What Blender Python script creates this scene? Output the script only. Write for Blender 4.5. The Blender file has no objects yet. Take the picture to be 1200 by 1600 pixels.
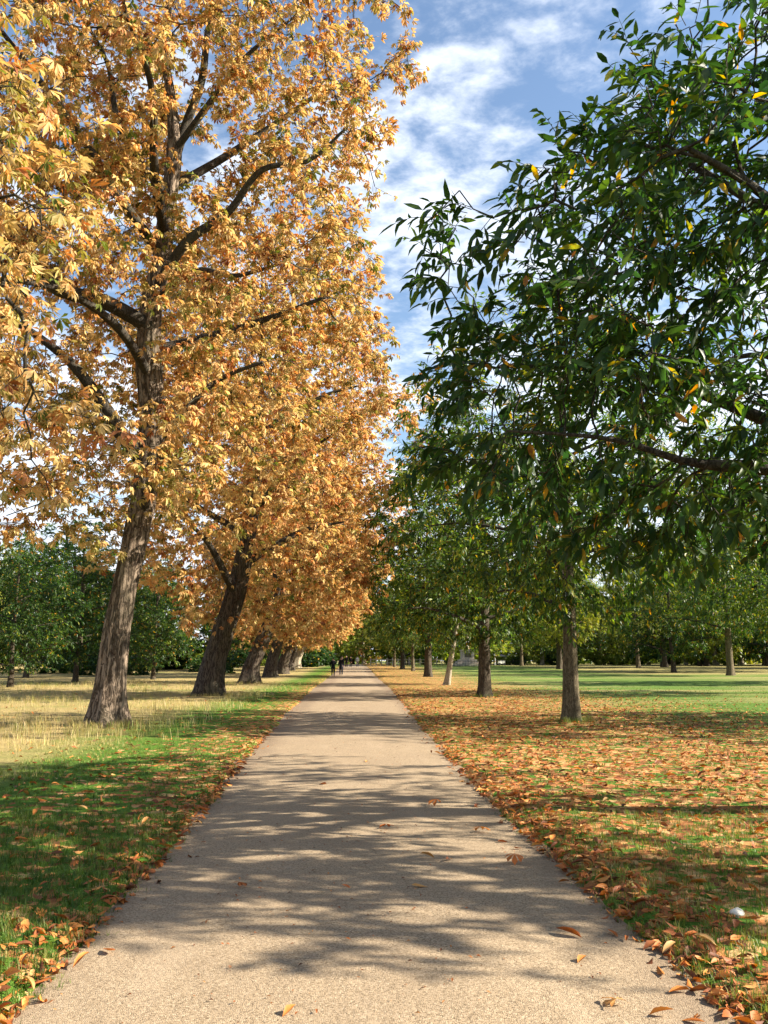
import bpy, bmesh, math
import numpy as np
from mathutils import Vector, Matrix, noise as mnoise

scene = bpy.context.scene
COL = scene.collection

# ------------------------------------------------------------------ camera
cam_data = bpy.data.cameras.new("camera")
cam = bpy.data.objects.new("camera", cam_data)
COL.objects.link(cam)
cam.location = (0.0, 0.0, 1.6)
cam.rotation_euler = (math.radians(90 + 10.2), 0.0, math.radians(-2.0))
cam_data.sensor_fit = 'VERTICAL'
cam_data.angle = 2 * math.atan(800 / 1290)
cam_data.clip_start = 0.05
cam_data.clip_end = 6000
scene.camera = cam

# ------------------------------------------------------------------ light
SUN_EL, SUN_BEHIND = math.radians(31), math.radians(4)
world = bpy.data.worlds.new("World")
scene.world = world
world.use_nodes = True


def build_world():
    nt = world.node_tree
    nt.nodes.clear()
    N, L = nt.nodes.new, nt.links.new
    sky = N('ShaderNodeTexSky')
    sky.sky_type = 'NISHITA'
    sky.sun_disc = False
    sky.sun_elevation = SUN_EL
    sky.sun_rotation = math.radians(90) + SUN_BEHIND
    sky.air_density = 1.15
    sky.dust_density = 0.6
    sky.ozone_density = 2.0
    bg = N('ShaderNodeBackground'); bg.inputs[1].default_value = 0.070
    L(sky.outputs[0], bg.inputs[0])
    # a layer of high cloud: direction projected onto a flat deck
    tc = N('ShaderNodeTexCoord')
    sep = N('ShaderNodeSeparateXYZ'); L(tc.outputs['Generated'], sep.inputs[0])
    up = N('ShaderNodeMath'); up.operation = 'MAXIMUM'; up.inputs[1].default_value = 0.0
    L(sep.outputs[2], up.inputs[0])
    ad = N('ShaderNodeMath'); ad.operation = 'ADD'; ad.inputs[1].default_value = 0.16
    L(up.outputs[0], ad.inputs[0])
    dx = N('ShaderNodeMath'); dx.operation = 'DIVIDE'; L(sep.outputs[0], dx.inputs[0]); L(ad.outputs[0], dx.inputs[1])
    dy = N('ShaderNodeMath'); dy.operation = 'DIVIDE'; L(sep.outputs[1], dy.inputs[0]); L(ad.outputs[0], dy.inputs[1])
    cmb = N('ShaderNodeCombineXYZ'); L(dx.outputs[0], cmb.inputs[0]); L(dy.outputs[0], cmb.inputs[1])
    mp = N('ShaderNodeMapping'); mp.inputs['Location'].default_value = (3.3, 1.7, 0.4)
    mp.inputs['Rotation'].default_value = (0, 0, 0.6); mp.inputs['Scale'].default_value = (1.0, 1.25, 1.0)
    L(cmb.outputs[0], mp.inputs[0])
    n1 = N('ShaderNodeTexNoise'); n1.inputs['Scale'].default_value = 3.4; n1.inputs['Detail'].default_value = 9
    n1.inputs['Roughness'].default_value = 0.58; n1.inputs['Distortion'].default_value = 0.15
    L(mp.outputs[0], n1.inputs[0])
    n2 = N('ShaderNodeTexNoise'); n2.inputs['Scale'].default_value = 13.0; n2.inputs['Detail'].default_value = 6
    n2.inputs['Roughness'].default_value = 0.6; n2.inputs['Distortion'].default_value = 0.2
    L(mp.outputs[0], n2.inputs[0])
    m1 = N('ShaderNodeMath'); m1.operation = 'MULTIPLY_ADD'; m1.inputs[1].default_value = 0.45
    L(n2.outputs[0], m1.inputs[0]); L(n1.outputs[0], m1.inputs[2])
    hz = N('ShaderNodeMapRange'); hz.inputs[1].default_value = 0.0; hz.inputs[2].default_value = 0.62
    hz.inputs[3].default_value = 0.30; hz.inputs[4].default_value = 0.0
    L(up.outputs[0], hz.inputs[0])
    a2 = N('ShaderNodeMath'); a2.operation = 'ADD'; L(m1.outputs[0], a2.inputs[0]); L(hz.outputs[0], a2.inputs[1])
    mr = N('ShaderNodeMapRange'); mr.interpolation_type = 'SMOOTHSTEP'
    mr.inputs[1].default_value = 0.72; mr.inputs[2].default_value = 1.0
    mr.inputs[3].default_value = 0.0; mr.inputs[4].default_value = 0.92
    L(a2.outputs[0], mr.inputs[0])
    cl = N('ShaderNodeBackground'); cl.inputs[0].default_value = (0.86, 0.91, 1.0, 1); cl.inputs[1].default_value = 0.45
    mix = N('ShaderNodeMixShader'); L(mr.outputs[0], mix.inputs[0]); L(bg.outputs[0], mix.inputs[1]); L(cl.outputs[0], mix.inputs[2])
    out = N('ShaderNodeOutputWorld'); L(mix.outputs[0], out.inputs[0])


build_world()
sun_data = bpy.data.lights.new("sun", 'SUN')
sun_data.energy = 5.0
sun_data.angle = math.radians(0.53)
sun_data.color = (1.0, 0.91, 0.76)
sun = bpy.data.objects.new("sun", sun_data)
COL.objects.link(sun)
_sd = Vector((math.cos(SUN_EL) * math.cos(SUN_BEHIND), -math.cos(SUN_EL) * math.sin(SUN_BEHIND), math.sin(SUN_EL)))
sun.rotation_euler = _sd.to_track_quat('Z', 'Y').to_euler()
sun.location = (40, 0, 40)

scene.view_settings.view_transform = 'Standard'
scene.view_settings.look = 'None'
scene.view_settings.gamma = 1.0
scene.view_settings.use_curve_mapping = False
scene.view_settings.exposure = 1.75
scene.render.engine = 'CYCLES'
scene.cycles.max_bounces = 8
scene.cycles.diffuse_bounces = 3
scene.cycles.transmission_bounces = 4
scene.cycles.use_denoising = True

# ------------------------------------------------------------------ helpers


def tag(o, label=None, cat=None, group=None, kind=None):
    if label: o['label'] = label
    if cat: o['category'] = cat
    if group: o['group'] = group
    if kind: o['kind'] = kind
    return o


def empty(name, loc, rz=0.0, scale=1.0):
    o = bpy.data.objects.new(name, None)
    o.empty_display_size = 0.3
    COL.objects.link(o)
    o.location = loc
    o.rotation_euler = (0, 0, rz)
    o.scale = (scale, scale, scale)
    return o


def link(name, me, parent=None, mat=None):
    o = bpy.data.objects.new(name, me)
    COL.objects.link(o)
    if parent is not None:
        o.parent = parent
    if mat is not None and not me.materials:
        me.materials.append(mat)
    return o


def tri_mesh(name, V, T, attrs=None, smooth=False):
    """A mesh from numpy arrays: vertices (N,3), triangles (M,3), float point attributes."""
    me = bpy.data.meshes.new(name)
    V = np.ascontiguousarray(V, dtype=np.float32)
    T = np.ascontiguousarray(T, dtype=np.int32)
    me.vertices.add(len(V)); me.vertices.foreach_set('co', V.ravel())
    me.loops.add(len(T) * 3); me.loops.foreach_set('vertex_index', T.ravel())
    me.polygons.add(len(T))
    me.polygons.foreach_set('loop_start', np.arange(0, len(T) * 3, 3, dtype=np.int32))
    me.polygons.foreach_set('loop_total', np.full(len(T), 3, dtype=np.int32))
    if smooth:
        me.polygons.foreach_set('use_smooth', np.ones(len(T), dtype=bool))
    for k, a in (attrs or {}).items():
        at = me.attributes.new(k, 'FLOAT', 'POINT')
        at.data.foreach_set('value', np.ascontiguousarray(a, dtype=np.float32))
    me.update(calc_edges=True)
    me.validate()
    return me


def unit(v):
    return v / np.maximum(np.linalg.norm(v, axis=-1, keepdims=True), 1e-9)


def frames(d, n):
    """Rotation matrices with columns: d, n x d, n (n made square to d)."""
    d = unit(d)
    n = n - d * np.sum(n * d, axis=-1, keepdims=True)
    bad = np.linalg.norm(n, axis=-1) < 1e-4
    n[bad] = np.cross(d[bad], np.array([0.3, 0.9, 0.2]))
    n = unit(n)
    s = np.cross(n, d)
    return np.stack([d, s, n], axis=-1)


def mass(templates, idx, pos, R, scale, attrs):
    """Join many placed copies of small templates [(V,T)] into one vertex / triangle array."""
    Vs, Ts, As = [], [], {k: [] for k in attrs}
    off = 0
    for t, (tv, tt) in enumerate(templates):
        m = np.nonzero(idx == t)[0]
        if not len(m): continue
        v = np.einsum('nij,kj->nki', R[m], tv) * scale[m][:, None, None] + pos[m][:, None, :]
        k = len(tv)
        tri = tt[None] + (np.arange(len(m)) * k)[:, None, None] + off
        Vs.append(v.reshape(-1, 3)); Ts.append(tri.reshape(-1, 3))
        for a in attrs: As[a].append(np.repeat(attrs[a][m], k))
        off += len(m) * k
    return np.concatenate(Vs), np.concatenate(Ts), {a: np.concatenate(As[a]) for a in attrs}


def blade(L, stations, widths, fold=0.25, curl=0.2, twist=0.0, origin=(0, 0, 0), ang=0.0, droop=0.0):
    """One leaf blade along +x: creased along the midrib, curling down; turned by ang about z and dipped by droop."""
    V, T = [], []
    prev = None
    if len(stations) == 1:   # one fold along the midrib: two triangles
        t, w = stations[0], widths[0]
        c, s_ = math.cos(twist * t), math.sin(twist * t)
        V = [(0, 0, 0)] + [(t * L, sg * w * .5 * c - w * .5 * fold * s_, -curl * t * t * L * .6 + w * .5 * (fold * c + sg * s_)) for sg in (-1, 1)] + [(L, 0, -curl * L)]
        T = [(0, 3, 1), (0, 2, 3)]
        stations = ()
    for i, (t, w) in enumerate(zip(stations, widths)):
        x = t * L
        z = -curl * t * t * L
        tw = twist * t
        if w <= 1e-6:
            V.append((x, 0, z)); cur = (len(V) - 1,)
        else:
            hw = w * 0.5
            up = hw * fold
            for sgn in (-1, 0, 1):
                y, zz = sgn * hw * 0.97, (up if sgn else 0)
                V.append((x, y * math.cos(tw) - zz * math.sin(tw), z + y * math.sin(tw) + zz * math.cos(tw)))
            cur = (len(V) - 3, len(V) - 2, len(V) - 1)
        if prev is not None:
            if len(prev) == 1 and len(cur) == 3:
                T += [(prev[0], cur[1], cur[0]), (prev[0], cur[2], cur[1])]
            elif len(prev) == 3 and len(cur) == 3:
                T += [(prev[0], prev[1], cur[1]), (prev[0], cur[1], cur[0]), (prev[1], prev[2], cur[2]), (prev[1], cur[2], cur[1])]
            elif len(prev) == 3 and len(cur) == 1:
                T += [(prev[0], prev[1], cur[0]), (prev[1], prev[2], cur[0])]
        prev = cur
    V = np.array(V, dtype=float)
    cd, sd = math.cos(droop), math.sin(droop)
    V = np.stack([V[:, 0] * cd + V[:, 2] * sd, V[:, 1], -V[:, 0] * sd + V[:, 2] * cd], axis=1)
    ca, sa = math.cos(ang), math.sin(ang)
    V = np.stack([V[:, 0] * ca - V[:, 1] * sa, V[:, 0] * sa + V[:, 1] * ca, V[:, 2]], axis=1)
    return V + np.array(origin), np.array(T)


def join(parts):
    Vs, Ts, off = [], [], 0
    for v, t in parts:
        Vs.append(v); Ts.append(t + off); off += len(v)
    return np.concatenate(Vs), np.concatenate(Ts)


def palmate(rng, stations, widths, n=5, dry=0.0):
    """A horse chestnut leaf of n leaflets fanned from the end of its stalk (unit: longest leaflet = 1)."""
    parts = [(np.array([(-0.75, -0.012, 0.06), (-0.75, 0.012, 0.06), (0.02, 0, 0)]), np.array([(0, 1, 2)]))]
    angs = np.radians({5: [-82, -42, 0, 42, 82], 6: [-95, -58, -20, 20, 58, 95], 7: [-105, -70, -35, 0, 35, 70, 105]}[n])
    for a in angs:
        l = (1 - 0.38 * (abs(a) / 1.9) ** 1.3) * rng.uniform(0.85, 1.08)
        parts.append(blade(l, stations, [w * l * rng.uniform(.85, 1.1) for w in widths], fold=rng.uniform(0.15, 0.6) + dry * .4,
                           curl=rng.uniform(0.05, 0.35) + dry * rng.uniform(0, .35), twist=rng.uniform(-.4, .4),
                           ang=a + rng.uniform(-.14, .14), droop=rng.uniform(0.2, 0.75)))
    return join(parts)


# ------------------------------------------------------------------ materials


class NT:
    """Small wrapper to write node trees briefly."""

    def __init__(self, name):
        self.m = bpy.data.materials.new(name)
        self.m.use_nodes = True
        self.t = self.m.node_tree
        self.t.nodes.clear()
        self.out = self.t.nodes.new('ShaderNodeOutputMaterial')

    def n(self, typ, ins=None, **kw):
        nd = self.t.nodes.new('ShaderNode' + typ)
        for k, v in kw.items(): setattr(nd, k, v)
        for k, v in (ins or {}).items():
            s = nd.inputs[k]
            if isinstance(v, bpy.types.NodeSocket): self.t.links.new(v, s)
            else: s.default_value = v
        return nd

    def ramp(self, fac, stops, interp='LINEAR'):
        r = self.n('ValToRGB', {0: fac})
        r.color_ramp.interpolation = interp
        e = r.color_ramp.elements
        while len(e) < len(stops): e.new(0.5)
        for el, (p, c) in zip(e, stops):
            el.position = p
            el.color = (*c, 1) if len(c) == 3 else c
        return r.outputs[0]

    def math(self, op, a, b=0.0, c=0.0, clamp=False):
        nd = self.n('Math', {0: a, 1: b, 2: c}, operation=op)
        nd.use_clamp = clamp
        return nd.outputs[0]

    def mix(self, fac, a, b, blend='MIX'):
        nd = self.n('MixRGB', {0: fac, 1: a, 2: b}, blend_type=blend)
        return nd.outputs[0]

    def rng(self, v, a, b, c=0.0, d=1.0, smooth=True):
        nd = self.n('MapRange', {0: v, 1: a, 2: b, 3: c, 4: d}, interpolation_type='SMOOTHSTEP' if smooth else 'LINEAR')
        return nd.outputs[0]

    def noise(self, vec, scale, detail=4, rough=0.55, dist=0.0):
        return self.n('TexNoise', {'Vector': vec, 'Scale': scale, 'Detail': detail, 'Roughness': rough, 'Distortion': dist}).outputs[0]

    def surface(self, s):
        self.t.links.new(s, self.out.inputs[0])
        return self.m


def leaf_material(name, stops, trans=0.38, rough=0.5, spec=0.35, boost=1.5, spot=0.25):
    k = NT(name)
    hue = k.n('Attribute', attribute_name='hue').outputs['Fac']
    val = k.n('Attribute', attribute_name='val').outputs['Fac']
    pos = k.n('NewGeometry').outputs['Position']
    blot = k.noise(pos, 28.0, 3, 0.6)
    h2 = k.math('ADD', hue, k.math('MULTIPLY', k.math('SUBTRACT', blot, 0.5), spot), clamp=True)
    c = k.ramp(h2, stops)
    c = k.mix(1.0, c, k.n('CombineColor', {0: val, 1: val, 2: val}).outputs[0], 'MULTIPLY')
    p = k.n('BsdfPrincipled', {'Base Color': c, 'Roughness': rough, 'Specular IOR Level': spec})
    tc = k.n('HueSaturation', {'Saturation': 1.12, 'Value': boost, 'Color': c}).outputs[0]
    tr = k.n('BsdfTranslucent', {'Color': tc})
    return k.surface(k.n('MixShader', {0: trans, 1: p.outputs[0], 2: tr.outputs[0]}).outputs[0])


AUTUMN = [(0.0, (0.10, 0.14, 0.025)), (0.16, (0.26, 0.22, 0.05)), (0.34, (0.62, 0.445, 0.19)), (0.55, (0.60, 0.355, 0.14)),
          (0.74, (0.46, 0.19, 0.07)), (0.88, (0.26, 0.085, 0.035)), (1.0, (0.12, 0.05, 0.025))]
GREEN = [(0.0, (0.013, 0.036, 0.009)), (0.45, (0.030, 0.066, 0.012)), (0.72, (0.10, 0.15, 0.02)), (0.86, (0.22, 0.22, 0.03)),
         (0.94, (0.48, 0.27, 0.04)), (1.0, (0.34, 0.13, 0.035))]
LIME = [(0.0, (0.075, 0.125, 0.02)), (0.5, (0.17, 0.21, 0.03)), (0.8, (0.28, 0.27, 0.04)), (1.0, (0.42, 0.30, 0.06))]
FALLEN = [(0.0, (0.44, 0.28, 0.11)), (0.25, (0.50, 0.205, 0.05)), (0.5, (0.42, 0.125, 0.028)), (0.75, (0.21, 0.066, 0.023)), (1.0, (0.085, 0.033, 0.016))]
GRASS = [(0.0, (0.045, 0.10, 0.016)), (0.35, (0.115, 0.17, 0.028)), (0.6, (0.20, 0.21, 0.045)), (0.8, (0.42, 0.33, 0.13)), (1.0, (0.52, 0.41, 0.21))]

M_CHESTNUT = leaf_material('autumn_chestnut_leaf', AUTUMN, trans=0.36, rough=0.6, spec=0.2, boost=1.25)
M_GREEN = leaf_material('glossy_green_leaf', GREEN, trans=0.33, rough=0.45, spec=0.3, boost=2.4)
M_LIME = leaf_material('yellow_green_leaf', LIME, trans=0.4, rough=0.5, spec=0.3, boost=1.6)
M_FALLEN = leaf_material('dry_fallen_leaf', FALLEN, trans=0.12, rough=0.6, spec=0.25, boost=1.2, spot=0.5)
M_GRASS = leaf_material('grass_blade', GRASS, trans=0.35, rough=0.5, spec=0.3, boost=1.5, spot=0.1)


def bark_material(name, dark, mid, light, scale=1.0, bump=0.6):
    k = NT(name)
    co = k.n('TexCoord').outputs['Object']
    warp = k.n('TexNoise', {'Vector': co, 'Scale': 2.2 * scale, 'Detail': 3}).outputs['Color']
    wco = k.n('VectorMath', {0: co, 1: k.n('VectorMath', {0: warp, 'Scale': 0.22}, operation='SCALE').outputs[0]}, operation='ADD').outputs[0]
    ridges = k.noise(k.n('Mapping', {'Vector': wco, 'Scale': (11 * scale, 11 * scale, 1.1 * scale)}).outputs[0], 1.0, 7, 0.62, 0.4)
    plates = k.noise(k.n('Mapping', {'Vector': wco, 'Scale': (16 * scale, 16 * scale, 7 * scale)}).outputs[0], 1.0, 6, 0.7, 0.2)
    crack = k.math('ABSOLUTE', k.math('SUBTRACT', ridges, 0.5))
    crack = k.rng(crack, 0.0, 0.075)
    f = k.math('ADD', k.math('MULTIPLY', crack, 0.42), k.math('MULTIPLY', plates, 0.72), clamp=True)
    blot = k.noise(co, 0.9, 4, 0.6)
    c = k.ramp(f, [(0.18, dark), (0.55, mid), (0.95, light)])
    c = k.mix(k.rng(blot, 0.42, 0.75, 0, 0.45), c, (0.085, 0.085, 0.05, 1))
    b = k.n('Bump', {'Height': f, 'Strength': bump, 'Distance': 0.035})
    p = k.n('BsdfPrincipled', {'Base Color': c, 'Roughness': 0.9, 'Specular IOR Level': 0.12, 'Normal': b.outputs[0]})
    return k.surface(p.outputs[0])


M_BARK_OLD = bark_material('old_chestnut_bark', (0.016, 0.011, 0.008), (0.10, 0.071, 0.050), (0.33, 0.25, 0.185), 0.9, 1.0)
M_BARK_SHADED = bark_material('shaded_chestnut_bark', (0.012, 0.009, 0.007), (0.048, 0.036, 0.028), (0.14, 0.11, 0.085), 0.9, 1.0)  # chestnut bark with the right row's shade put into its colour
M_BARK_DARK = bark_material('dark_tree_bark', (0.018, 0.014, 0.011), (0.058, 0.045, 0.032), (0.13, 0.105, 0.075), 1.6, 0.8)
M_BARK_OLIVE = bark_material('olive_brown_bark', (0.030, 0.023, 0.014), (0.105, 0.082, 0.050), (0.20, 0.16, 0.10), 1.7, 0.7)
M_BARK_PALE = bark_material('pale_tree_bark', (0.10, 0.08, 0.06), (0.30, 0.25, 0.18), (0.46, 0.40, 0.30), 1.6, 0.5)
M_BARK_LIMB = bark_material('limb_bark', (0.012, 0.010, 0.008), (0.036, 0.029, 0.024), (0.09, 0.075, 0.06), 2.0, 0.5)

# ------------------------------------------------------------------ ground


def sstep(a, b, x):
    t = np.clip((x - a) / (b - a), 0, 1)
    return t * t * (3 - 2 * t)


def path_centre(y):
    return np.interp(y, [-20, 4, 5, 8.5, 14, 24, 60], [.10, .08, .07, .0, -.12, -.17, -.16])


def path_half(y):
    return np.interp(y, [-20, 4, 5.5, 8.5, 14, 24, 50, 90], [1.65, 1.65, 1.61, 1.58, 1.64, 1.83, 2.2, 2.28])


def wob(x, y):
    return (np.sin(1.7 * x + 0.9 * y + 0.3) * np.sin(1.3 * y - 0.6 * x + 1.1) + 0.6 * np.sin(3.9 * x - 2.7 * y + 2.0) * np.sin(4.3 * y + 1.9 * x)
            + 0.4 * np.sin(9.1 * x + 7.3 * y) * np.sin(8.2 * y - 5.1 * x + 0.7))


def rise(x, y):
    return 0.55 * sstep(70, 150, y) + 0.05 * np.sin(x * 0.11 + 0.6) * np.sin(y * 0.07 + 1.0) * sstep(2.5, 12, np.abs(x))


def height(x, y):
    x = np.asarray(x, float); y = np.asarray(y, float)
    e = np.abs(x - path_centre(y)) - path_half(y) + .05 * np.sin(y * 1.9 + 2 * np.sign(x)) * np.sin(y * .7 + x) + .04 * wob(x * 1.6, y * 1.3)
    on_path = 1 - sstep(-0.16, 0.22, e)
    return rise(x, y) + 0.045 * (1 - on_path) - 0.05 * on_path + 0.016 * wob(x, y) * (1 - 0.2 * on_path)


def grid_mesh(name, xs, ys, zf):
    X, Y = np.meshgrid(xs, ys)
    Z = zf(X, Y)
    V = np.stack([X, Y, Z], -1).reshape(-1, 3)
    nx, ny = len(xs), len(ys)
    i = (np.arange(ny - 1)[:, None] * nx + np.arange(nx - 1)[None]).ravel()
    T = np.concatenate([np.stack([i, i + 1, i + nx + 1], -1), np.stack([i, i + nx + 1, i + nx], -1)])
    return tri_mesh(name, V, T, smooth=True)


def build_ground():
    k = NT('park_ground')
    pos = k.n('NewGeometry').outputs['Position']
    xyz = k.n('SeparateXYZ', {0: pos})
    x, y = xyz.outputs[0], xyz.outputs[1]
    big = k.noise(pos, 0.16, 5, 0.6)
    mid = k.noise(pos, 0.9, 5, 0.6)
    fine = k.noise(pos, 22.0, 4, 0.7)
    green = k.ramp(fine, [(0.25, (0.036, 0.085, 0.010)), (0.55, (0.075, 0.155, 0.018)), (0.8, (0.15, 0.215, 0.035))])
    straw = k.ramp(fine, [(0.2, (0.16, 0.115, 0.05)), (0.55, (0.34, 0.26, 0.11)), (0.8, (0.50, 0.40, 0.20))])
    # dry grass: the unmown left side, and streaks across the lawn
    left = k.rng(k.math('ADD', x, k.math('MULTIPLY', mid, 3.2)), -2.4, -5.0)
    leftfar = k.math('MULTIPLY', left, k.rng(k.math('ADD', y, k.math('MULTIPLY', mid, 6.0)), 9.5, 15.5))
    leftk = k.math('MULTIPLY', leftfar, k.rng(big, 0.25, 0.52, 0.45, 1.0))
    right = k.math('MULTIPLY', k.math('MULTIPLY', k.rng(x, 3.0, 9.0), k.rng(y, 22.0, 36.0)), k.rng(k.noise(k.n('Mapping', {'Vector': pos, 'Scale': (.35, 1.3, 1)}).outputs[0], 0.2, 4, 0.6), 0.46, 0.62, 0.08, 0.65))
    farright = k.math('MULTIPLY', k.rng(x, 24.0, 34.0), k.rng(y, 84.0, 95.0, 0.0, 0.75))
    dry = k.math('MAXIMUM', leftk, k.math('MAXIMUM', right, farright))
    c = k.mix(dry, green, straw)
    # leaf litter: dense along both path edges and under the right-hand row
    vor = k.n('TexVoronoi', {'Vector': pos, 'Scale': 9.0, 'Randomness': 1.0})
    lit_c = k.ramp(k.n('SeparateColor', {0: vor.outputs['Color']}).outputs[0],
                   [(0.0, (0.10, 0.045, 0.02)), (0.35, (0.27, 0.11, 0.04)), (0.7, (0.44, 0.20, 0.07)), (1.0, (0.52, 0.34, 0.15))])
    dr = k.math('SUBTRACT', x, 1.7)
    near_r = k.rng(k.math('ADD', dr, k.math('MULTIPLY', mid, 5.0)), 15.0, 6.0, 0.0, 1.0)
    on_r = k.rng(x, 0.0, 1.2)
    near_l = k.math('MULTIPLY', k.rng(x, -0.5, -1.4), k.rng(k.math('ADD', x, k.math('MULTIPLY', mid, 2.2)), -3.4, -0.9))
    litter = k.math('MAXIMUM', k.math('MULTIPLY', near_r, on_r), k.math('MULTIPLY', near_l, 0.8))
    thr = k.n('SeparateColor', {0: vor.outputs['Color']}).outputs[1]
    cover = k.math('LESS_THAN', thr, k.math('MULTIPLY', litter, k.rng(fine, 0.3, 0.7, 0.55, 0.85)))
    c = k.mix(cover, c, lit_c)
    b = k.n('Bump', {'Height': k.math('ADD', fine, k.math('MULTIPLY', mid, 1.0)), 'Strength': 0.7, 'Distance': 0.05})
    p = k.n('BsdfPrincipled', {'Base Color': c, 'Roughness': 0.95, 'Specular IOR Level': 0.1, 'Normal': b.outputs[0]})
    mat = k.surface(p.outputs[0])
    xs = np.concatenate([-np.geomspace(1500, 14, 26), np.arange(-13.5, -4, 0.4), np.arange(-4, -3, 0.16), np.arange(-3, 3.0, 0.07), np.arange(3, 4, 0.16),
                         np.arange(4, 14, 0.4), np.geomspace(14, 1500, 26)])
    ys = np.concatenate([-np.geomspace(400, 6, 10), np.arange(-5, 3, 0.5), np.arange(3, 14, 0.1), np.geomspace(14, 60, 130), np.geomspace(61, 260, 70), np.geomspace(270, 2500, 14)])
    o = link('ground', grid_mesh('ground', xs, ys, height), mat=mat)
    tag(o, kind='structure', label='flat park ground of grass, dry grass and leaf litter')

    # the path: rolled gravel on a tarmac base
    k = NT('beige_gravel_path')
    pos = k.n('NewGeometry').outputs['Position']
    v1 = k.n('TexVoronoi', {'Vector': pos, 'Scale': 120.0, 'Randomness': 1.0})
    v2 = k.n('TexVoronoi', {'Vector': pos, 'Scale': 42.0, 'Randomness': 1.0})
    sp = k.n('SeparateColor', {0: v1.outputs['Color']}).outputs[0]
    c = k.ramp(sp, [(0.0, (0.14, 0.10, 0.060)), (0.3, (0.262, 0.194, 0.122)), (0.75, (0.32, 0.241, 0.155)), (1.0, (0.41, 0.32, 0.22))])
    blot = k.noise(pos, 0.8, 5, 0.65)
    streak = k.noise(k.n('Mapping', {'Vector': pos, 'Scale': (2.2, 0.35, 1)}).outputs[0], 1.0, 5, 0.6)
    c = k.mix(k.rng(blot, 0.4, 0.72, 0.0, 0.35), c, (0.24, 0.175, 0.115, 1))
    c = k.mix(k.rng(streak, 0.52, 0.75, 0.0, 0.3), c, (0.42, 0.325, 0.225, 1))
    patch = k.noise(pos, 0.33, 6, 0.7, 0.6)
    c = k.mix(k.rng(patch, 0.50, 0.66, 0.0, 0.42), c, (0.215, 0.16, 0.105, 1))
    damp = k.noise(pos, 2.6, 6, 0.72, 0.8)
    c = k.mix(k.rng(damp, 0.56, 0.72, 0.0, 0.4), c, (0.17, 0.125, 0.085, 1))
    xs_ = k.n('SeparateXYZ', {0: pos}).outputs[0]
    edge = k.rng(k.math('ADD', k.math('ABSOLUTE', xs_), k.math('MULTIPLY', blot, 0.5)), 1.55, 2.0, 0.0, 0.55)
    c = k.mix(edge, c, (0.17, 0.12, 0.08, 1))
    hgt = k.math('ADD', k.math('MULTIPLY', k.rng(v1.outputs['Distance'], 0.0, 0.6, 1.0, 0.0), 0.6), k.math('MULTIPLY', v2.outputs['Distance'], -0.5))
    b = k.n('Bump', {'Height': hgt, 'Strength': 0.7, 'Distance': 0.006})
    b2 = k.n('Bump', {'Height': k.noise(pos, 3.0, 4, 0.6), 'Strength': 0.35, 'Distance': 0.03, 'Normal': b.outputs[0]})
    p = k.n('BsdfPrincipled', {'Base Color': c, 'Roughness': 0.92, 'Specular IOR Level': 0.2, 'Normal': b2.outputs[0]})
    mat = k.surface(p.outputs[0])
    ys = np.concatenate([np.arange(-20, 3, 1.0), np.arange(3, 15, 0.2), np.geomspace(15, 240, 90)])
    u = np.linspace(-1, 1, 29)
    U, Y = np.meshgrid(u, ys)
    X = path_centre(Y) + U * (path_half(Y) + 0.3)
    Z = rise(X, Y) + 0.022 * (1 - U * U) - 0.004 + 0.003 * wob(X * .7, Y * .7)
    V = np.stack([X, Y, Z], -1).reshape(-1, 3)
    nx, ny = len(u), len(ys)
    i = (np.arange(ny - 1)[:, None] * nx + np.arange(nx - 1)[None]).ravel()
    T = np.concatenate([np.stack([i, i + 1, i + nx + 1], -1), np.stack([i, i + nx + 1, i + nx], -1)])
    o = link('path', tri_mesh('path', V, T, smooth=True), mat=mat)
    tag(o, kind='structure', label='straight beige gravel path running between two rows of trees')


build_ground()

# ------------------------------------------------------------------ tree growth


def blobs(rng, ells, n, clump=0.0, bias=0.55, gap=(-0.35, 0.12)):
    """Attraction points: random in a union of ellipsoids [(cx,cy,cz,rx,ry,rz)], thinned by noise so that gaps open."""
    w = np.array([(e[3] * e[4] * e[5]) ** 0.8 for e in ells]); w /= w.sum()
    out = []
    while len(out) < n:
        e = ells[rng.choice(len(ells), p=w)]
        d = unit(rng.normal(size=3)) * rng.uniform() ** bias
        p = np.array(e[:3]) + d * np.array(e[3:6])
        if clump and mnoise.noise(Vector(p * clump)) < rng.uniform(*gap): continue
        out.append(p)
    return np.array(out)


def resample(pts, step):
    pts = np.asarray(pts, float)
    d = np.concatenate([[0], np.cumsum(np.linalg.norm(np.diff(pts[:, :3], axis=0), axis=1))])
    n = max(2, int(round(d[-1] / step)) + 1)
    t = np.linspace(0, d[-1], n)
    # Catmull-Rom through the points for a natural sweep
    out = []
    for tt in t:
        i = min(max(np.searchsorted(d, tt, side='right') - 1, 0), len(d) - 2)
        f = (tt - d[i]) / max(d[i + 1] - d[i], 1e-9)
        p0, p1, p2, p3 = pts[max(i - 1, 0)], pts[i], pts[i + 1], pts[min(i + 2, len(pts) - 1)]
        out.append(0.5 * ((2 * p1) + (p2 - p0) * f + (2 * p0 - 5 * p1 + 4 * p2 - p3) * f * f + (3 * p1 - p0 - 3 * p2 + p3) * f ** 3))
    return np.array(out)


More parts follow.
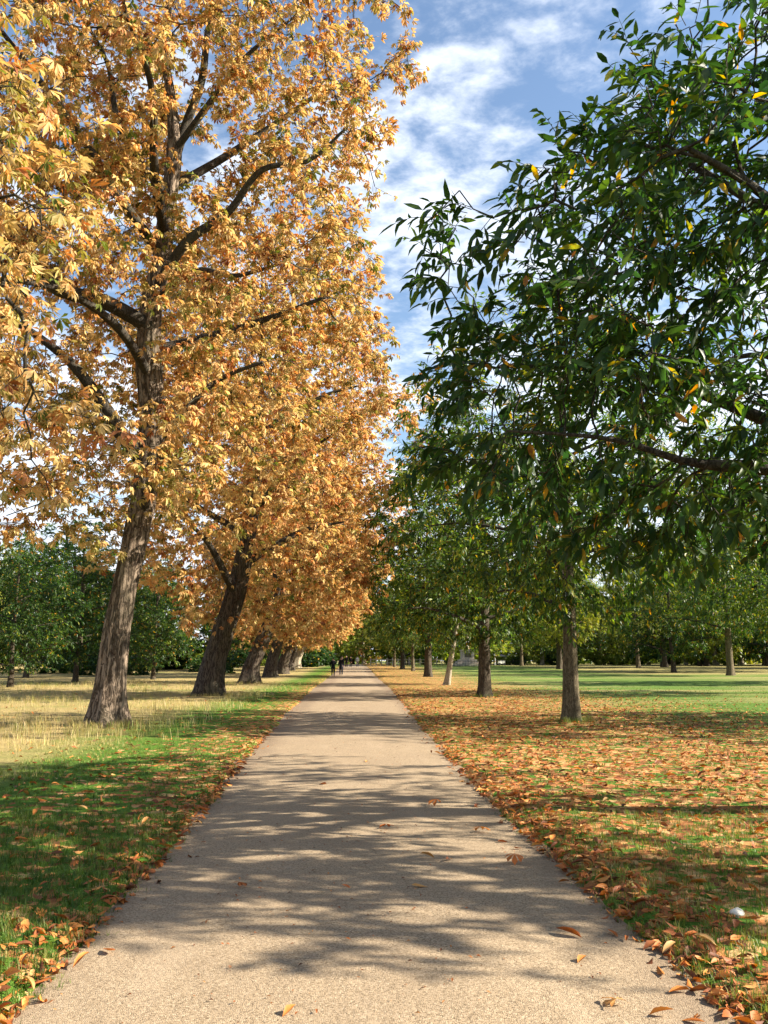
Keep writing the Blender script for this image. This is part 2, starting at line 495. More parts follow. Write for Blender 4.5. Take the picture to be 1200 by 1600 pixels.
class Skeleton:
    def __init__(self):
        self.p, self.par, self.rad, self.kind = [], [], [], []   # kind: 0 trunk, 1 limb seed, 2 grown

    def add_line(self, pts, step, kind, root=-1):
        """pts rows: x, y, z, radius. Starts from node root (-1: a new root)."""
        L = resample(pts, step)
        prev = root
        for i, q in enumerate(L):
            if i == 0 and root >= 0: continue
            self.p.append(q[:3]); self.par.append(prev); self.rad.append(q[3]); self.kind.append(kind)
            prev = len(self.p) - 1
        return prev

    def nearest(self, q):
        P = np.array(self.p)
        return int(np.argmin(np.sum((P - np.array(q)) ** 2, 1)))

    def grow(self, rng, att, step, kill, iters=90, jitter=0.25, sag=0.0, skip_below=0.0):
        P = np.array(self.p, float)
        n0 = len(P)
        cap = n0 + 14000
        pos = np.zeros((cap, 3)); pos[:n0] = P
        par = np.full(cap, -1); par[:n0] = self.par
        n = n0
        ok = P[:, 2] >= skip_below
        D = np.where(ok[None], np.sum((att[:, None] - P[None]) ** 2, -1), 1e9)
        near = np.argmin(D, 1); d2 = D[np.arange(len(att)), near]
        age = np.zeros(len(att), int)
        alive = d2 > kill ** 2
        for it in range(iters):
            a = np.nonzero(alive)[0]
            if not len(a) or n > cap - 2500: break
            dirs = unit(att[a] - pos[near[a]])
            s = np.zeros((n, 3)); np.add.at(s, near[a], dirs)
            src = np.unique(near[a])
            v = unit(unit(s[src]) + rng.normal(size=(len(src), 3)) * jitter + np.array([0, 0, -sag]))
            q = pos[src] + v * step
            m = len(q)
            pos[n:n + m] = q; par[n:n + m] = src
            D = np.sum((att[a][:, None] - q[None]) ** 2, -1)
            j = np.argmin(D, 1); dj = D[np.arange(len(a)), j]
            better = dj < d2[a]
            near[a[better]] = n + j[better]; d2[a[better]] = dj[better]
            age[a] = np.where(better, 0, age[a] + 1)
            n += m
            alive = alive & (d2 > kill ** 2) & (age < 3)
        self.p = pos[:n]; self.par = par[:n]
        self.rad = np.concatenate([np.array(self.rad), np.zeros(n - n0)])
        self.kind = np.concatenate([np.array(self.kind), np.full(n - n0, 2)])
        self.radii()

    tip = 0.0075

    def radii(self, tip=None, e=2.1, maxr=0.16):
        tip = tip or self.tip
        n = len(self.p)
        acc = np.zeros(n); kids = np.zeros(n, int)
        R = np.array(self.rad, float)
        for i in range(n - 1, -1, -1):
            if self.kind[i] == 2 or R[i] <= 0:
                R[i] = max(tip, acc[i] ** (1 / e)) if kids[i] else tip
            q = self.par[i]
            if q >= 0:
                acc[q] += R[i] ** e; kids[q] += 1
        for i in range(n):
            q = self.par[i]
            if q >= 0 and self.kind[i] == 2:
                R[i] = min(R[i], R[q] * (0.98 if self.kind[q] == 2 else 0.6), maxr)
        self.rad = R; self.kids = kids

    def chains(self):
        n = len(self.p)
        best = np.full(n, -1)
        for i in range(n):
            q = self.par[i]
            if q >= 0 and (self.kind[i] == self.kind[q] or (self.kind[q] == 1 and self.kind[i] == 2)):
                if best[q] < 0 or (self.kind[i], -self.rad[i]) < (self.kind[best[q]], -self.rad[best[q]]): best[q] = i
        out = []
        for i in range(n):
            q = self.par[i]
            if q < 0 or best[q] != i:
                c = [q, i] if q >= 0 else [i]
                while best[c[-1]] >= 0: c.append(best[c[-1]])
                if len(c) > 1: out.append(c)
        return out


def tube(P, R, sides, prof=None, cap=True):
    """Sweep a ring along P. prof(theta, s, p) -> radius factors, s = distance along."""
    P = np.asarray(P, float)
    n = len(P)
    Tn = unit(np.gradient(P, axis=0))
    ref = np.array([1.0, 0.05, 0.0])
    th = np.linspace(0, 2 * np.pi, sides, endpoint=False)
    V = np.zeros((n, sides, 3))
    u = None
    for i in range(n):
        t = Tn[i]
        u = ref - t * ref.dot(t) if u is None else u - t * u.dot(t)
        if np.linalg.norm(u) < 1e-3: u = np.cross(t, np.array([0, 1.0, 0.2]))
        u = u / np.linalg.norm(u)
        w = np.cross(t, u)
        r = np.full(sides, R[i])
        if prof is not None: r = r * prof(th, i, P[i])
        V[i] = P[i] + r[:, None] * (np.cos(th)[:, None] * u + np.sin(th)[:, None] * w)
    a = (np.arange(n - 1)[:, None] * sides + np.arange(sides)[None]).ravel()
    b = (np.arange(n - 1)[:, None] * sides + (np.arange(sides)[None] + 1) % sides).ravel()
    T = np.concatenate([np.stack([a, b, b + sides], -1), np.stack([a, b + sides, a + sides], -1)])
    V = V.reshape(-1, 3)
    if cap:
        V = np.concatenate([V, P[-1:] + Tn[-1:] * R[-1] * 0.6])
        k = (n - 1) * sides
        j = np.arange(sides)
        T = np.concatenate([T, np.stack([k + j, k + (j + 1) % sides, np.full(sides, len(V) - 1)], -1)])
    return V, T


def sticks(A, B, ra, rb):
    """Many thin three-sided twigs from A to B."""
    d = unit(B - A)
    F = frames(d, np.tile(np.array([0.2, 0.3, 0.93]), (len(d), 1)))
    ang = np.array([0, 2.094, 4.189])
    off = np.cos(ang)[None, :, None] * F[:, None, :, 1] + np.sin(ang)[None, :, None] * F[:, None, :, 2]
    V = np.concatenate([A[:, None] + off * ra[:, None, None], B[:, None] + off * rb[:, None, None]], 1)
    t = np.array([(0, 1, 4), (0, 4, 3), (1, 2, 5), (1, 5, 4), (2, 0, 3), (2, 3, 5)])
    T = t[None] + (np.arange(len(A)) * 6)[:, None, None]
    return V.reshape(-1, 3), T.reshape(-1, 3)


def old_trunk_profile(seed, flare_r, flare_h, groove=None, ridges=9, rough=0.06):
    rng = np.random.default_rng(seed)
    ph = rng.uniform(0, 6.28, 8); root = rng.uniform(0, 6.28, 3)

    def prof(th, i, p):
        z = p[2]
        f = 1 + flare_r * math.exp(-z / flare_h) * (1 + 0.45 * np.cos(3 * th + root[0]) + 0.3 * np.cos(5 * th + root[1]))
        tw = th + 0.12 * z
        f = f + 0.05 * np.cos(2 * tw + ph[0] + 0.3 * z) + 0.04 * np.cos(3 * tw + ph[1] - 0.4 * z)
        f = f + rough * 0.5 * np.cos(ridges * tw + ph[2] + 0.6 * math.sin(1.3 * z + ph[3]))
        nz = np.array([mnoise.fractal(Vector((math.cos(a) * 2.2 + seed, math.sin(a) * 2.2, z * 0.55)), 0.9, 2.0, 4) for a in th])
        nz2 = np.array([mnoise.noise(Vector((math.cos(a) * 7 + seed, math.sin(a) * 7, z * 1.1))) for a in th])
        f = f + rough * 1.2 * nz + rough * 0.55 * nz2
        if groove is not None:
            g0, depth, wid = groove
            dth = (th - (g0 + 0.05 * z) + np.pi) % (2 * np.pi) - np.pi
            f = f - depth * np.exp(-(dth / wid) ** 2)
        return f
    return prof


CAMP = np.array([0.0, 0.0, 1.6])
LEAF_CACHE = {}


def leaf_objects(parent, origin, templates, key, mat, idx, pos, R, scale, hue, val):
    """Each of the leaves given becomes a part of its own under parent; alike leaves share mesh data."""
    bins = np.clip((hue * 5).astype(int), 0, 4)
    for i in range(len(idx)):
        k = (key, int(idx[i]), int(bins[i]))
        me = LEAF_CACHE.get(k)
        if me is None:
            tv, tt = templates[idx[i]]
            me = tri_mesh('leaf', tv, tt, {'hue': np.full(len(tv), hue[i]), 'val': np.full(len(tv), val[i])})
            me.materials.append(mat)
            LEAF_CACHE[k] = me
        o = bpy.data.objects.new('leaf', me)
        COL.objects.link(o)
        o.parent = parent
        M = np.eye(4); M[:3, :3] = R[i] * scale[i]; M[:3, 3] = pos[i]
        o.matrix_basis = Matrix(M.tolist())


def in_view(Pw, margin=0.0):
    """Which world points the camera can frame, and their distance (used to pick the leaves that show largest)."""
    M = np.array(cam.matrix_basis.inverted() if False else (Matrix.LocRotScale(cam.location, cam.rotation_euler, None)).inverted())
    q = Pw @ M[:3, :3].T + M[:3, 3]
    z = -q[:, 2]
    f = 1290.0
    u = q[:, 0] / np.maximum(z, 1e-3) * f; v = q[:, 1] / np.maximum(z, 1e-3) * f
    return (z > 0.5) & (np.abs(u) < 600 - margin) & (np.abs(v) < 800 - margin), z


def build_tree(name, loc, sk, trunk_sides, prof, bark, limb_bark, leafmat, leafgen, n_single=0, limb_min=0.05, limb_max=40, rz=0.0, scale=1.0):
    root = empty(name, loc, rz, scale)
    P, R = sk.p, sk.rad
    limbs, thin_nodes = [], np.ones(len(P), bool)
    for c in sk.chains():
        k = sk.kind[c[-1]] if sk.par[c[0]] < 0 else sk.kind[c[1]]
        if k == 0 and sk.par[c[0]] < 0:
            pts = P[c]; rr = R[c]
            L = resample(np.column_stack([pts, rr]), 0.14 if trunk_sides > 30 else 0.3)
            V, T = tube(L[:, :3], L[:, 3], trunk_sides, prof)
            me = tri_mesh('trunk', V, T, smooth=True)
            link('trunk', me, root, bark)
            thin_nodes[c] = False
        elif R[c[1]] > limb_min:
            limbs.append(c)
    limbs.sort(key=lambda c: -R[c[1]] * len(c))
    done = np.zeros(len(P), bool)
    for c in limbs[:limb_max]:
        # up to where it has thinned to a twig
        m = len(c)
        while m > 2 and R[c[m - 1]] < limb_min * 0.4: m -= 1
        cc = c[:m]
        rr = R[cc].copy(); rr[0] = min(rr[0], rr[1] * 1.25)
        L = resample(np.column_stack([P[cc], rr]), 0.22)
        V, T = tube(L[:, :3], L[:, 3], 10 if rr[1] > 0.09 else 7)
        me = tri_mesh('limb', V, T, smooth=True)
        link('limb', me, root, limb_bark)
        done[cc[1:]] = True
    i = np.nonzero(thin_nodes & ~done & (np.array(sk.par) >= 0))[0]
    q = np.array(sk.par)[i]
    sv, st = sticks(P[q], P[i], np.minimum(R[q], R[i] * 1.25), R[i])
    leaf = leafgen(sk, root)
    tv, tt, lv = leaf['twigs'], leaf['twig_tris'], leaf
    V = np.concatenate([sv, tv]); T = np.concatenate([st, tt + len(sv)])
    o = link('twigs', tri_mesh('twigs', V, T), root, limb_bark)
    tag(o, kind='stuff')
    idx, pos, RR, sc, hue, val = (leaf[k] for k in ('idx', 'pos', 'R', 'scale', 'hue', 'val'))
    keep = np.ones(len(idx), bool)
    if n_single:
        c, s = math.cos(rz), math.sin(rz)
        Pw = (pos @ np.array([[c, s, 0], [-s, c, 0], [0, 0, 1]])) * scale + np.array(loc)
        vis, dist = in_view(Pw, 8)
        size = np.where(vis, sc / np.maximum(dist, 0.1), 0)
        pick = np.argsort(-size)[:n_single]
        pick = pick[size[pick] > 0]
        leaf_objects(root, loc, leaf['templates'], leaf['key'], leafmat, idx[pick], pos[pick], RR[pick], sc[pick], hue[pick], val[pick])
        keep[pick] = False
    V, T, A = mass(leaf['templates'], idx[keep], pos[keep], RR[keep], sc[keep], {'hue': hue[keep], 'val': val[keep]})
    o = link('foliage', tri_mesh('foliage', V, T, A), root, leafmat)
    tag(o, kind='stuff')
    return root


def chestnut_leaves(seed, count, size, hue_mu=0.52, hue_sd=0.16, stations=(0, .62, 1), widths=(0, .30, 0), rmax=0.03, n=5, green_low=None, clear=None, key='chestnut', spread=0.28):
    """Palmate leaves hung in sprays from thin twigs."""
    def gen(sk, root):
        rng = np.random.default_rng(seed)
        tk = (key, len(stations), n)
        if tk not in LEAF_CACHE:
            LEAF_CACHE[tk] = [palmate(np.random.default_rng(100 + j), stations, widths, n, dry=0.4) for j in range(10)]
        tmpl = LEAF_CACHE[tk]
        P, par = np.array(sk.p), np.array(sk.par)
        car = np.nonzero((np.array(sk.rad) < rmax) & (np.array(sk.kind) == 2))[0]
        cen = P[car].mean(0)
        nt = max(1, count // 4)
        c = rng.choice(car, nt)
        d0 = unit(P[c] - P[par[c]])
        out = unit((P[c] - cen) * np.array([1, 1, 0.5]))
        td = unit(d0 * 0.5 + out * 0.5 + rng.normal(size=(nt, 3)) * 0.55 + np.array([0, 0, 0.08]))
        tl = rng.uniform(0.12, spread * 2, nt) * (size / 0.2)
        A = P[c] + rng.normal(size=(nt, 3)) * 0.04
        B = A + td * tl[:, None]
        tv, tt = sticks(A, B, np.full(nt, 0.006), np.full(nt, 0.004))
        k = np.repeat(np.arange(nt), 4)
        m = len(k)
        f = np.tile([1.0, 1.0, 0.75, 0.5], nt)
        d = unit(td[k] * np.tile([0.9, .5, .3, .3], nt)[:, None] + rng.normal(size=(m, 3)) * 0.55 * np.array([1, 1, 0.55]) + np.array([0, 0, -0.12]))
        sc = size * rng.uniform(0.6, 1.2, m)
        pos = A[k] + (B - A)[k] * f[:, None] + d * (0.72 * sc)[:, None]
        nrm = unit(np.array([0, 0, 1.0]) + rng.normal(size=(m, 3)) * 0.38)
        zone = np.array([mnoise.noise(Vector(p * 0.45 + np.array([seed, 0, 0]))) for p in P[c]])[k]
        hue = np.clip(hue_mu + 0.16 * zone + rng.normal(size=m) * hue_sd, 0.02, 1)
        if green_low is not None:
            for (gx, gy, gz, gr) in green_low:
                w = np.exp(-np.sum((pos - np.array([gx, gy, gz])) ** 2, 1) / gr ** 2)
                hue = hue * (1 - 0.75 * w) + 0.08 * 0.75 * w
        val = np.clip(rng.normal(1.0, 0.14, m), 0.6, 1.35)
        if clear is not None:   # the sprays in front of the trunk are sparse
            cx, w, z0, z1, pr = clear
            cut = (np.abs(pos[:, 0] - cx) < w) & (pos[:, 1] < .4) & (pos[:, 2] > z0) & (pos[:, 2] < z1) & (rng.uniform(size=m) < pr)
            kk = ~cut
            d, nrm, pos, sc, hue, val = d[kk], nrm[kk], pos[kk], sc[kk], hue[kk], val[kk]
            m = len(d)
        return dict(twigs=tv, twig_tris=tt, templates=tmpl, key=tk, idx=rng.integers(0, len(tmpl), m), pos=pos, R=frames(d, nrm), scale=sc, hue=hue, val=val)
    return gen


def simple_leaves(seed, count, size, stations, widths, hue_mu=0.36, hue_sd=0.16, odd=0.04, rmax=0.022, per=8, twig=0.45, droop=0.45, key='simple', width_k=1.0, thin=None):
    """Long pointed leaves set alternately along drooping shoots."""
    def gen(sk, root):
        rng = np.random.default_rng(seed)
        tk = (key, len(stations), width_k)
        if tk not in LEAF_CACHE:
            LEAF_CACHE[tk] = []
            for j in range(8):
                r = np.random.default_rng(300 + j)
                LEAF_CACHE[tk].append(blade(1.0, stations, [w * width_k * r.uniform(.85, 1.15) for w in widths], fold=r.uniform(0.1, .55), curl=r.uniform(0.0, 0.4), twist=r.uniform(-.5, .5)))
        tmpl = LEAF_CACHE[tk]
        P, par = np.array(sk.p), np.array(sk.par)
        car = np.nonzero((np.array(sk.rad) < rmax) & (np.array(sk.kind) == 2))[0]
        cen = P[car].mean(0)
        nt = max(1, count // per)
        c = rng.choice(car, nt)
        d0 = unit(P[c] - P[par[c]])
        out = unit((P[c] - cen) * np.array([1, 1, 0.6]))
        td = unit(d0 * 0.6 + out * 0.5 + rng.normal(size=(nt, 3)) * 0.5 + np.array([0, 0, -0.05]))
        if thin is not None:   # shoots dropped to let more sun through the crown
            kp = rng.uniform(size=nt) < thin(P[c])
            c, td = c[kp], td[kp]; nt = len(c)
        tl = twig * rng.uniform(0.55, 1.25, nt)
        A = P[c] + rng.normal(size=(nt, 3)) * 0.03
        Bm = A + td * (tl * 0.55)[:, None]
        B = Bm + unit(td + np.array([0, 0, -0.35])) * (tl * 0.45)[:, None]
        v1, t1 = sticks(A, Bm, np.full(nt, 0.0045), np.full(nt, 0.0035))
        v2, t2 = sticks(Bm, B, np.full(nt, 0.0035), np.full(nt, 0.002))
        tv, tt = np.concatenate([v1, v2]), np.concatenate([t1, t2 + len(v1)])
        k = np.repeat(np.arange(nt), per)
        m = len(k)
        f = np.tile(np.linspace(0.2, 1.0, per), nt)
        side = unit(np.cross(td, np.array([0, 0, 1.0]) + rng.normal(size=(nt, 3)) * 0.3))[k] * np.where(np.tile(np.arange(per) % 2, nt) == 0, 1, -1)[:, None]
        side[np.tile(np.arange(per) == per - 1, nt)] *= 0.1
        d = unit(td[k] * 0.6 + side * 0.75 + rng.normal(size=(m, 3)) * 0.3 + np.array([0, 0, -droop]))
        at = np.where((f < 0.55)[:, None], A[k] + (Bm - A)[k] * (f / 0.55)[:, None], Bm[k] + (B - Bm)[k] * ((f - 0.55) / 0.45)[:, None])
        sc = size * rng.uniform(0.6, 1.2, m)
        nrm = unit(np.array([0, 0, 1.0]) + rng.normal(size=(m, 3)) * 0.45)
        zone = np.array([mnoise.noise(Vector(p * 0.7 + np.array([seed, 0, 0]))) for p in P[c]])[k]
        hue = np.clip(hue_mu + 0.18 * zone + rng.normal(size=m) * hue_sd, 0.0, 0.84)
        o = rng.uniform(size=m) < odd
        hue[o] = rng.uniform(0.85, 1.0, o.sum())
        val = np.clip(rng.normal(1.0, 0.15, m), 0.6, 1.4)
        return dict(twigs=tv, twig_tris=tt, templates=tmpl, key=tk, idx=rng.integers(0, len(tmpl), m), pos=at, R=frames(d, nrm), scale=sc, hue=hue, val=val)
    return gen


def copy_tree(root, loc, rz, scale, label, group, cat='tree', foliage=None, sx=1.0, bark=None):
    r = root.copy()
    COL.objects.link(r)
    r.location = loc; r.rotation_euler = (0, 0, rz); r.scale = (scale * sx, scale * sx, scale)
    for k in list(r.keys()):
        if k in ('label', 'group', 'category'): del r[k]
    tag(r, label, cat, group)
    for ch in [c for c in root.children if not c.name.startswith('leaf')]:
        c = ch.copy(); COL.objects.link(c); c.parent = r
        sw = foliage if ch.name.startswith('foliage') else bark if ch.name.startswith('trunk') else None
        if sw is not None:
            c.material_slots[0].link = 'OBJECT'
            c.material_slots[0].material = sw
    return r


def gz(x, y):
    return float(height(x, y))


S3, W3 = (0, .62, 1), (0, .30, 0)
S2, W2 = (.58,), (.36,)
SL, WL = (0, .3, .68, 1), (0, .31, .26, 0)
ROW_L = 'old horse chestnuts lining the left side of the path'
ROW_R = 'green trees lining the right side of the path'


def grow_big_chestnut():
    """The nearest tall chestnut on the left, its limbs placed one by one."""
    rng = np.random.default_rng(11)
    sk = Skeleton()
    sk.tip = 0.0105
    t = [(0, 0, -0.15, .40), (0.03, 0, .9, .36), (0.12, 0, 2.0, .33), (0.34, .05, 3.9, .305), (0.62, .1, 5.8, .315), (0.72, .1, 7.9, .30), (0.58, 0, 9.3, .30),
         (0.57, 0, 10.7, .27), (0.74, .1, 12.2, .25), (0.8, .2, 13.5, .23), (0.92, .2, 15.5, .20), (0.75, .3, 17.2, .14), (0.5, .3, 18.8, .10), (0.6, .2, 20.4, .06)]
    sk.add_line(t, 0.35, 0)

    def limb(pts):
        r = sk.nearest(pts[0][:3])
        q = [(*sk.p[r], pts[0][3])] + list(pts[1:])
        return sk.add_line(q, 0.35, 1, r)
    limb([(0.5, 0, 6.4, .2), (0.1, -.3, 7.2, .19), (-0.45, -.6, 8.1, .16), (-1.2, -1.0, 9.0, .12), (-2.4, -1.4, 9.8, .08), (-3.6, -1.6, 10.2, .05)])
    limb([(0.58, 0, 10.2, .21), (-0.5, -.5, 10.75, .2), (-1.6, -.8, 10.95, .19), (-2.5, -1.0, 11.75, .18), (-3.6, -1.2, 13.1, .14), (-5.0, -1.3, 14.4, .09), (-6.2, -1.2, 15.2, .05)])
    limb([(0.9, .2, 15.2, .15), (1.2, .3, 16.5, .13), (1.65, 0, 17.7, .11), (1.8, 0, 19.5, .08), (2.4, .1, 21.2, .05)])
    limb([(0.9, .2, 15.6, .10), (2.0, -.4, 16.7, .085), (2.9, -.3, 18.2, .06), (4.2, -.6, 19.2, .03)])
    limb([(0.85, .2, 14.0, .10), (-.3, -.7, 15.6, .085), (-.7, -1.0, 17.4, .06), (-1.6, -1.2, 18.9, .03)])
    limb([(0.7, .1, 11.0, .10), (2.0, -1.4, 11.2, .085), (3.1, -2.2, 10.7, .06), (4.4, -2.6, 10.9, .03)])
    limb([(0.75, .1, 12.4, .15), (-0.3, -.6, 13.7, .13), (-1.2, -1.0, 15.1, .11), (-2.4, -1.6, 16.6, .08), (-3.3, -2.0, 17.7, .05)])
    limb([(0.7, .1, 11.4, .14), (1.6, -.8, 12.3, .125), (2.7, -1.1, 13.0, .10), (3.6, -1.6, 13.9, .075), (4.8, -1.6, 14.2, .055), (5.8, -1.9, 15.0, .035)])
    limb([(0.6, 0, 9.6, .15), (1.8, .6, 10.2, .13), (3.3, 1.0, 10.9, .09), (5.0, 1.0, 11.6, .05)])
    limb([(0.55, 0, 5.2, .13), (1.0, -.5, 6.1, .12), (1.5, -1.0, 7.2, .09), (2.6, -1.6, 8.2, .06), (3.8, -2.0, 8.6, .04)])
    limb([(0.6, 0, 8.4, .16), (0.4, 1.6, 9.3, .13), (0.2, 3.4, 10.4, .09), (0.0, 5.0, 11.0, .05)])
    limb([(0.7, 0, 12.9, .14), (0.9, -1.6, 13.7, .12), (1.2, -3.4, 14.8, .08), (1.0, -5.0, 15.4, .05)])
    limb([(0.85, .2, 14.4, .13), (2.2, .8, 15.8, .11), (3.8, 1.0, 17.2, .08), (5.0, 1.0, 18.2, .05)])
    limb([(0.6, 0, 9.0, .13), (0.2, -1.6, 9.6, .11), (-.6, -3.2, 9.8, .08), (-1.6, -4.6, 9.4, .04)])
    e = [(0.6, 0, 13.5, 7.4, 7.2, 5.2), (0.7, 0, 18, 7.0, 6.4, 5.0), (-4.2, -1.0, 15.5, 4.5, 4.5, 5.5), (-2.5, -1.5, 9.2, 5.2, 5.0, 4.2), (3.2, .5, 9.6, 4.2, 5.0, 3.6), (0.3, -1, 6.4, 4.4, 4.0, 2.3), (-3.6, -2.5, 7.6, 3.2, 3.0, 2.6), (-2.6, -3.0, 5.6, 2.2, 2.0, 1.6)]
    att = blobs(rng, e, 3000, 0.46, 0.5, (-.16, .2))
    sk.grow(rng, att, 0.34, 0.55, 90, 0.28, 0.02, 4.2)
    prof = old_trunk_profile(3, 0.6, 0.45, groove=(math.radians(215), 0.26, 0.28), ridges=11, rough=0.085)
    g = chestnut_leaves(21, 38000, 0.185, 0.44, 0.2, S2, W2, 0.035, 5, clear=(.5, .62, 3.0, 9.8, .8), green_low=[(0.2, -.8, 5.6, 1.6), (-1.2, -1, 7.5, 1.2)])
    r = build_tree('horse_chestnut_tree', (-6.05, 20.9, gz(-6.05, 20.9) - .02), sk, 56, prof, M_BARK_OLD, M_BARK_LIMB, M_CHESTNUT, g, n_single=300)
    tag(r, 'tallest golden horse chestnut with sunlit grooved trunk, nearest whole trunk left of the path', 'tree', ROW_L)


def grow_edge_chestnut():
    """The chestnut beside the camera: its trunk stands out of the picture, its low sprays hang into it."""
    rng = np.random.default_rng(5)
    sk = Skeleton()
    sk.add_line([(0, 0, -.1, .5), (0.1, 0, 2.5, .42), (0.2, .2, 5.5, .36), (0.2, .3, 8.5, .25), (0.1, .3, 11.5, .12), (0, .2, 13.5, .05)], 0.4, 0)
    for pts in ([(0.15, .1, 4.2, .18), (0.9, 1.8, 5.6, .15), (1.7, 3.2, 6.6, .10), (2.4, 4.3, 6.6, .05)], [(0.2, .2, 6, .16), (1.4, 1.6, 8, .12), (2.2, 3.0, 9.6, .06)],
                [(0.2, .2, 5.5, .15), (-1.6, .5, 7.2, .11), (-3.6, .7, 8.0, .05)], [(0.2, .2, 5, .15), (0, -1.8, 6.4, .12), (-.4, -3.6, 7.4, .05)]):
        r = sk.nearest(pts[0][:3])
        sk.add_line([(*sk.p[r], pts[0][3])] + pts[1:], 0.4, 1, r)
    e = [(-1.0, 0, 9.0, 4.0, 4.2, 4.2), (1.8, 3.2, 6.4, 1.9, 1.6, 2.0), (2.6, 4.2, 4.6, 1.2, 1.0, 2.0), (2.0, 3.7, 8.2, 1.2, 1.0, 1.5)]
    att = np.concatenate([blobs(rng, e[:1], 420, 0.5, 0.5), blobs(rng, e[1:], 520, 0.0, 0.7)])
    sk.grow(rng, att, 0.26, 0.36, 90, 0.3, 0.06, 3.5)
    g = chestnut_leaves(31, 5600, 0.175, 0.42, 0.2, (0, .64, 1), (0, .31, 0), 0.03, 6, key='near')
    r = build_tree('horse_chestnut_tree', (-6.5, 4.6, gz(-6.5, 4.6)), sk, 28, old_trunk_profile(8, .4, .5), M_BARK_OLD, M_BARK_LIMB, M_CHESTNUT, g, n_single=260)
    tag(r, 'orange horse chestnut whose large leaves hang in from the left edge, trunk out of view', 'tree', ROW_L)


def grow_chestnut_variant(seed, lean, name, loc, **kw):
    rng = np.random.default_rng(seed)
    sk = Skeleton()
    l = lean
    sk.add_line([(0, 0, -.2, .62), (.06 * l, 0, 1.2, .55), (.35 * l, 0, 3.2, .48), (.62 * l, .1, 5.2, .42), (.85 * l, .2, 8, .34), (1.0 * l, .2, 11, .26), (1.05 * l, 0, 14.5, .17), (1.0 * l, .1, 18, .09), (1.0 * l, 0, 20.5, .04)], 0.45, 0)
    for k in range(11):
        z = 4.6 + k * 1.25
        a = k * 2.4 + seed
        b = np.array(sk.p[sk.nearest((l * .8, 0, z))])
        d = np.array([math.cos(a), math.sin(a), 0])
        r0 = 0.2 - 0.009 * k
        ln = 6.2 - 0.32 * abs(k - 3)
        rt = sk.nearest(b)
        sk.add_line([(*b, r0), (*(b + d * ln * .25 + [0, 0, .9]), r0 * .85), (*(b + d * ln * .6 + [0, 0, 2.0]), r0 * .6), (*(b + d * ln + [0, 0, 2.6]), r0 * .25)], 0.45, 1, rt)
    e = [(l, 0, 12.5, 8.8, 8.6, 6.2), (l, 0, 17.5, 7.0, 7.0, 5.4), (l, 0, 7.4, 7.6, 7.6, 4.4), (l * .9, -1, 5.2, 5.2, 6.0, 2.6)]
    att = blobs(rng, e, 2100, 0.42, 0.45, (-.2, .16))
    sk.grow(rng, att, 0.45, 0.7, 80, 0.28, 0.04, 4.0)
    g = chestnut_leaves(seed + 40, 22000, 0.26, 0.48, 0.2, S2, W2, 0.04, 5, clear=(.62 * l, .8, 2.5, 7.6, .96), key='far')
    return build_tree(name, loc, sk, 40, old_trunk_profile(seed, .4, .6, groove=(math.radians(250), .12, .25), rough=.08), M_BARK_SHADED, M_BARK_LIMB, M_CHESTNUT, g, limb_min=0.07, limb_max=24, **kw)


def build_left_row():
    grow_big_chestnut()
    grow_edge_chestnut()
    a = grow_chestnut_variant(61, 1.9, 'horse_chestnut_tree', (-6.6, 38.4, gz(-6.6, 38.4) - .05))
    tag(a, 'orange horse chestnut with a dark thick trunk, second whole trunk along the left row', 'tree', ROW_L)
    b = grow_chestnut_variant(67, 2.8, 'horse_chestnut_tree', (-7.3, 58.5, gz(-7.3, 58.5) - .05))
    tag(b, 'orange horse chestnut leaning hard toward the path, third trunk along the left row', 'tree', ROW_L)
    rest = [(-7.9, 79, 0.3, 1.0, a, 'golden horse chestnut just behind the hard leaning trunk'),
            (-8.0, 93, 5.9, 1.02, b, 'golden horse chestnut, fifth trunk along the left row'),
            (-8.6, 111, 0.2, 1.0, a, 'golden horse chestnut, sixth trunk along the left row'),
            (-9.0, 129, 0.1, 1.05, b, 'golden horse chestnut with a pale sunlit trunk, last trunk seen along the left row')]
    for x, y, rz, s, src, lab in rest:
        copy_tree(src, (x, y, gz(x, y) - .05), rz, s, lab, ROW_L, bark=M_BARK_PALE if y > 120 else None)


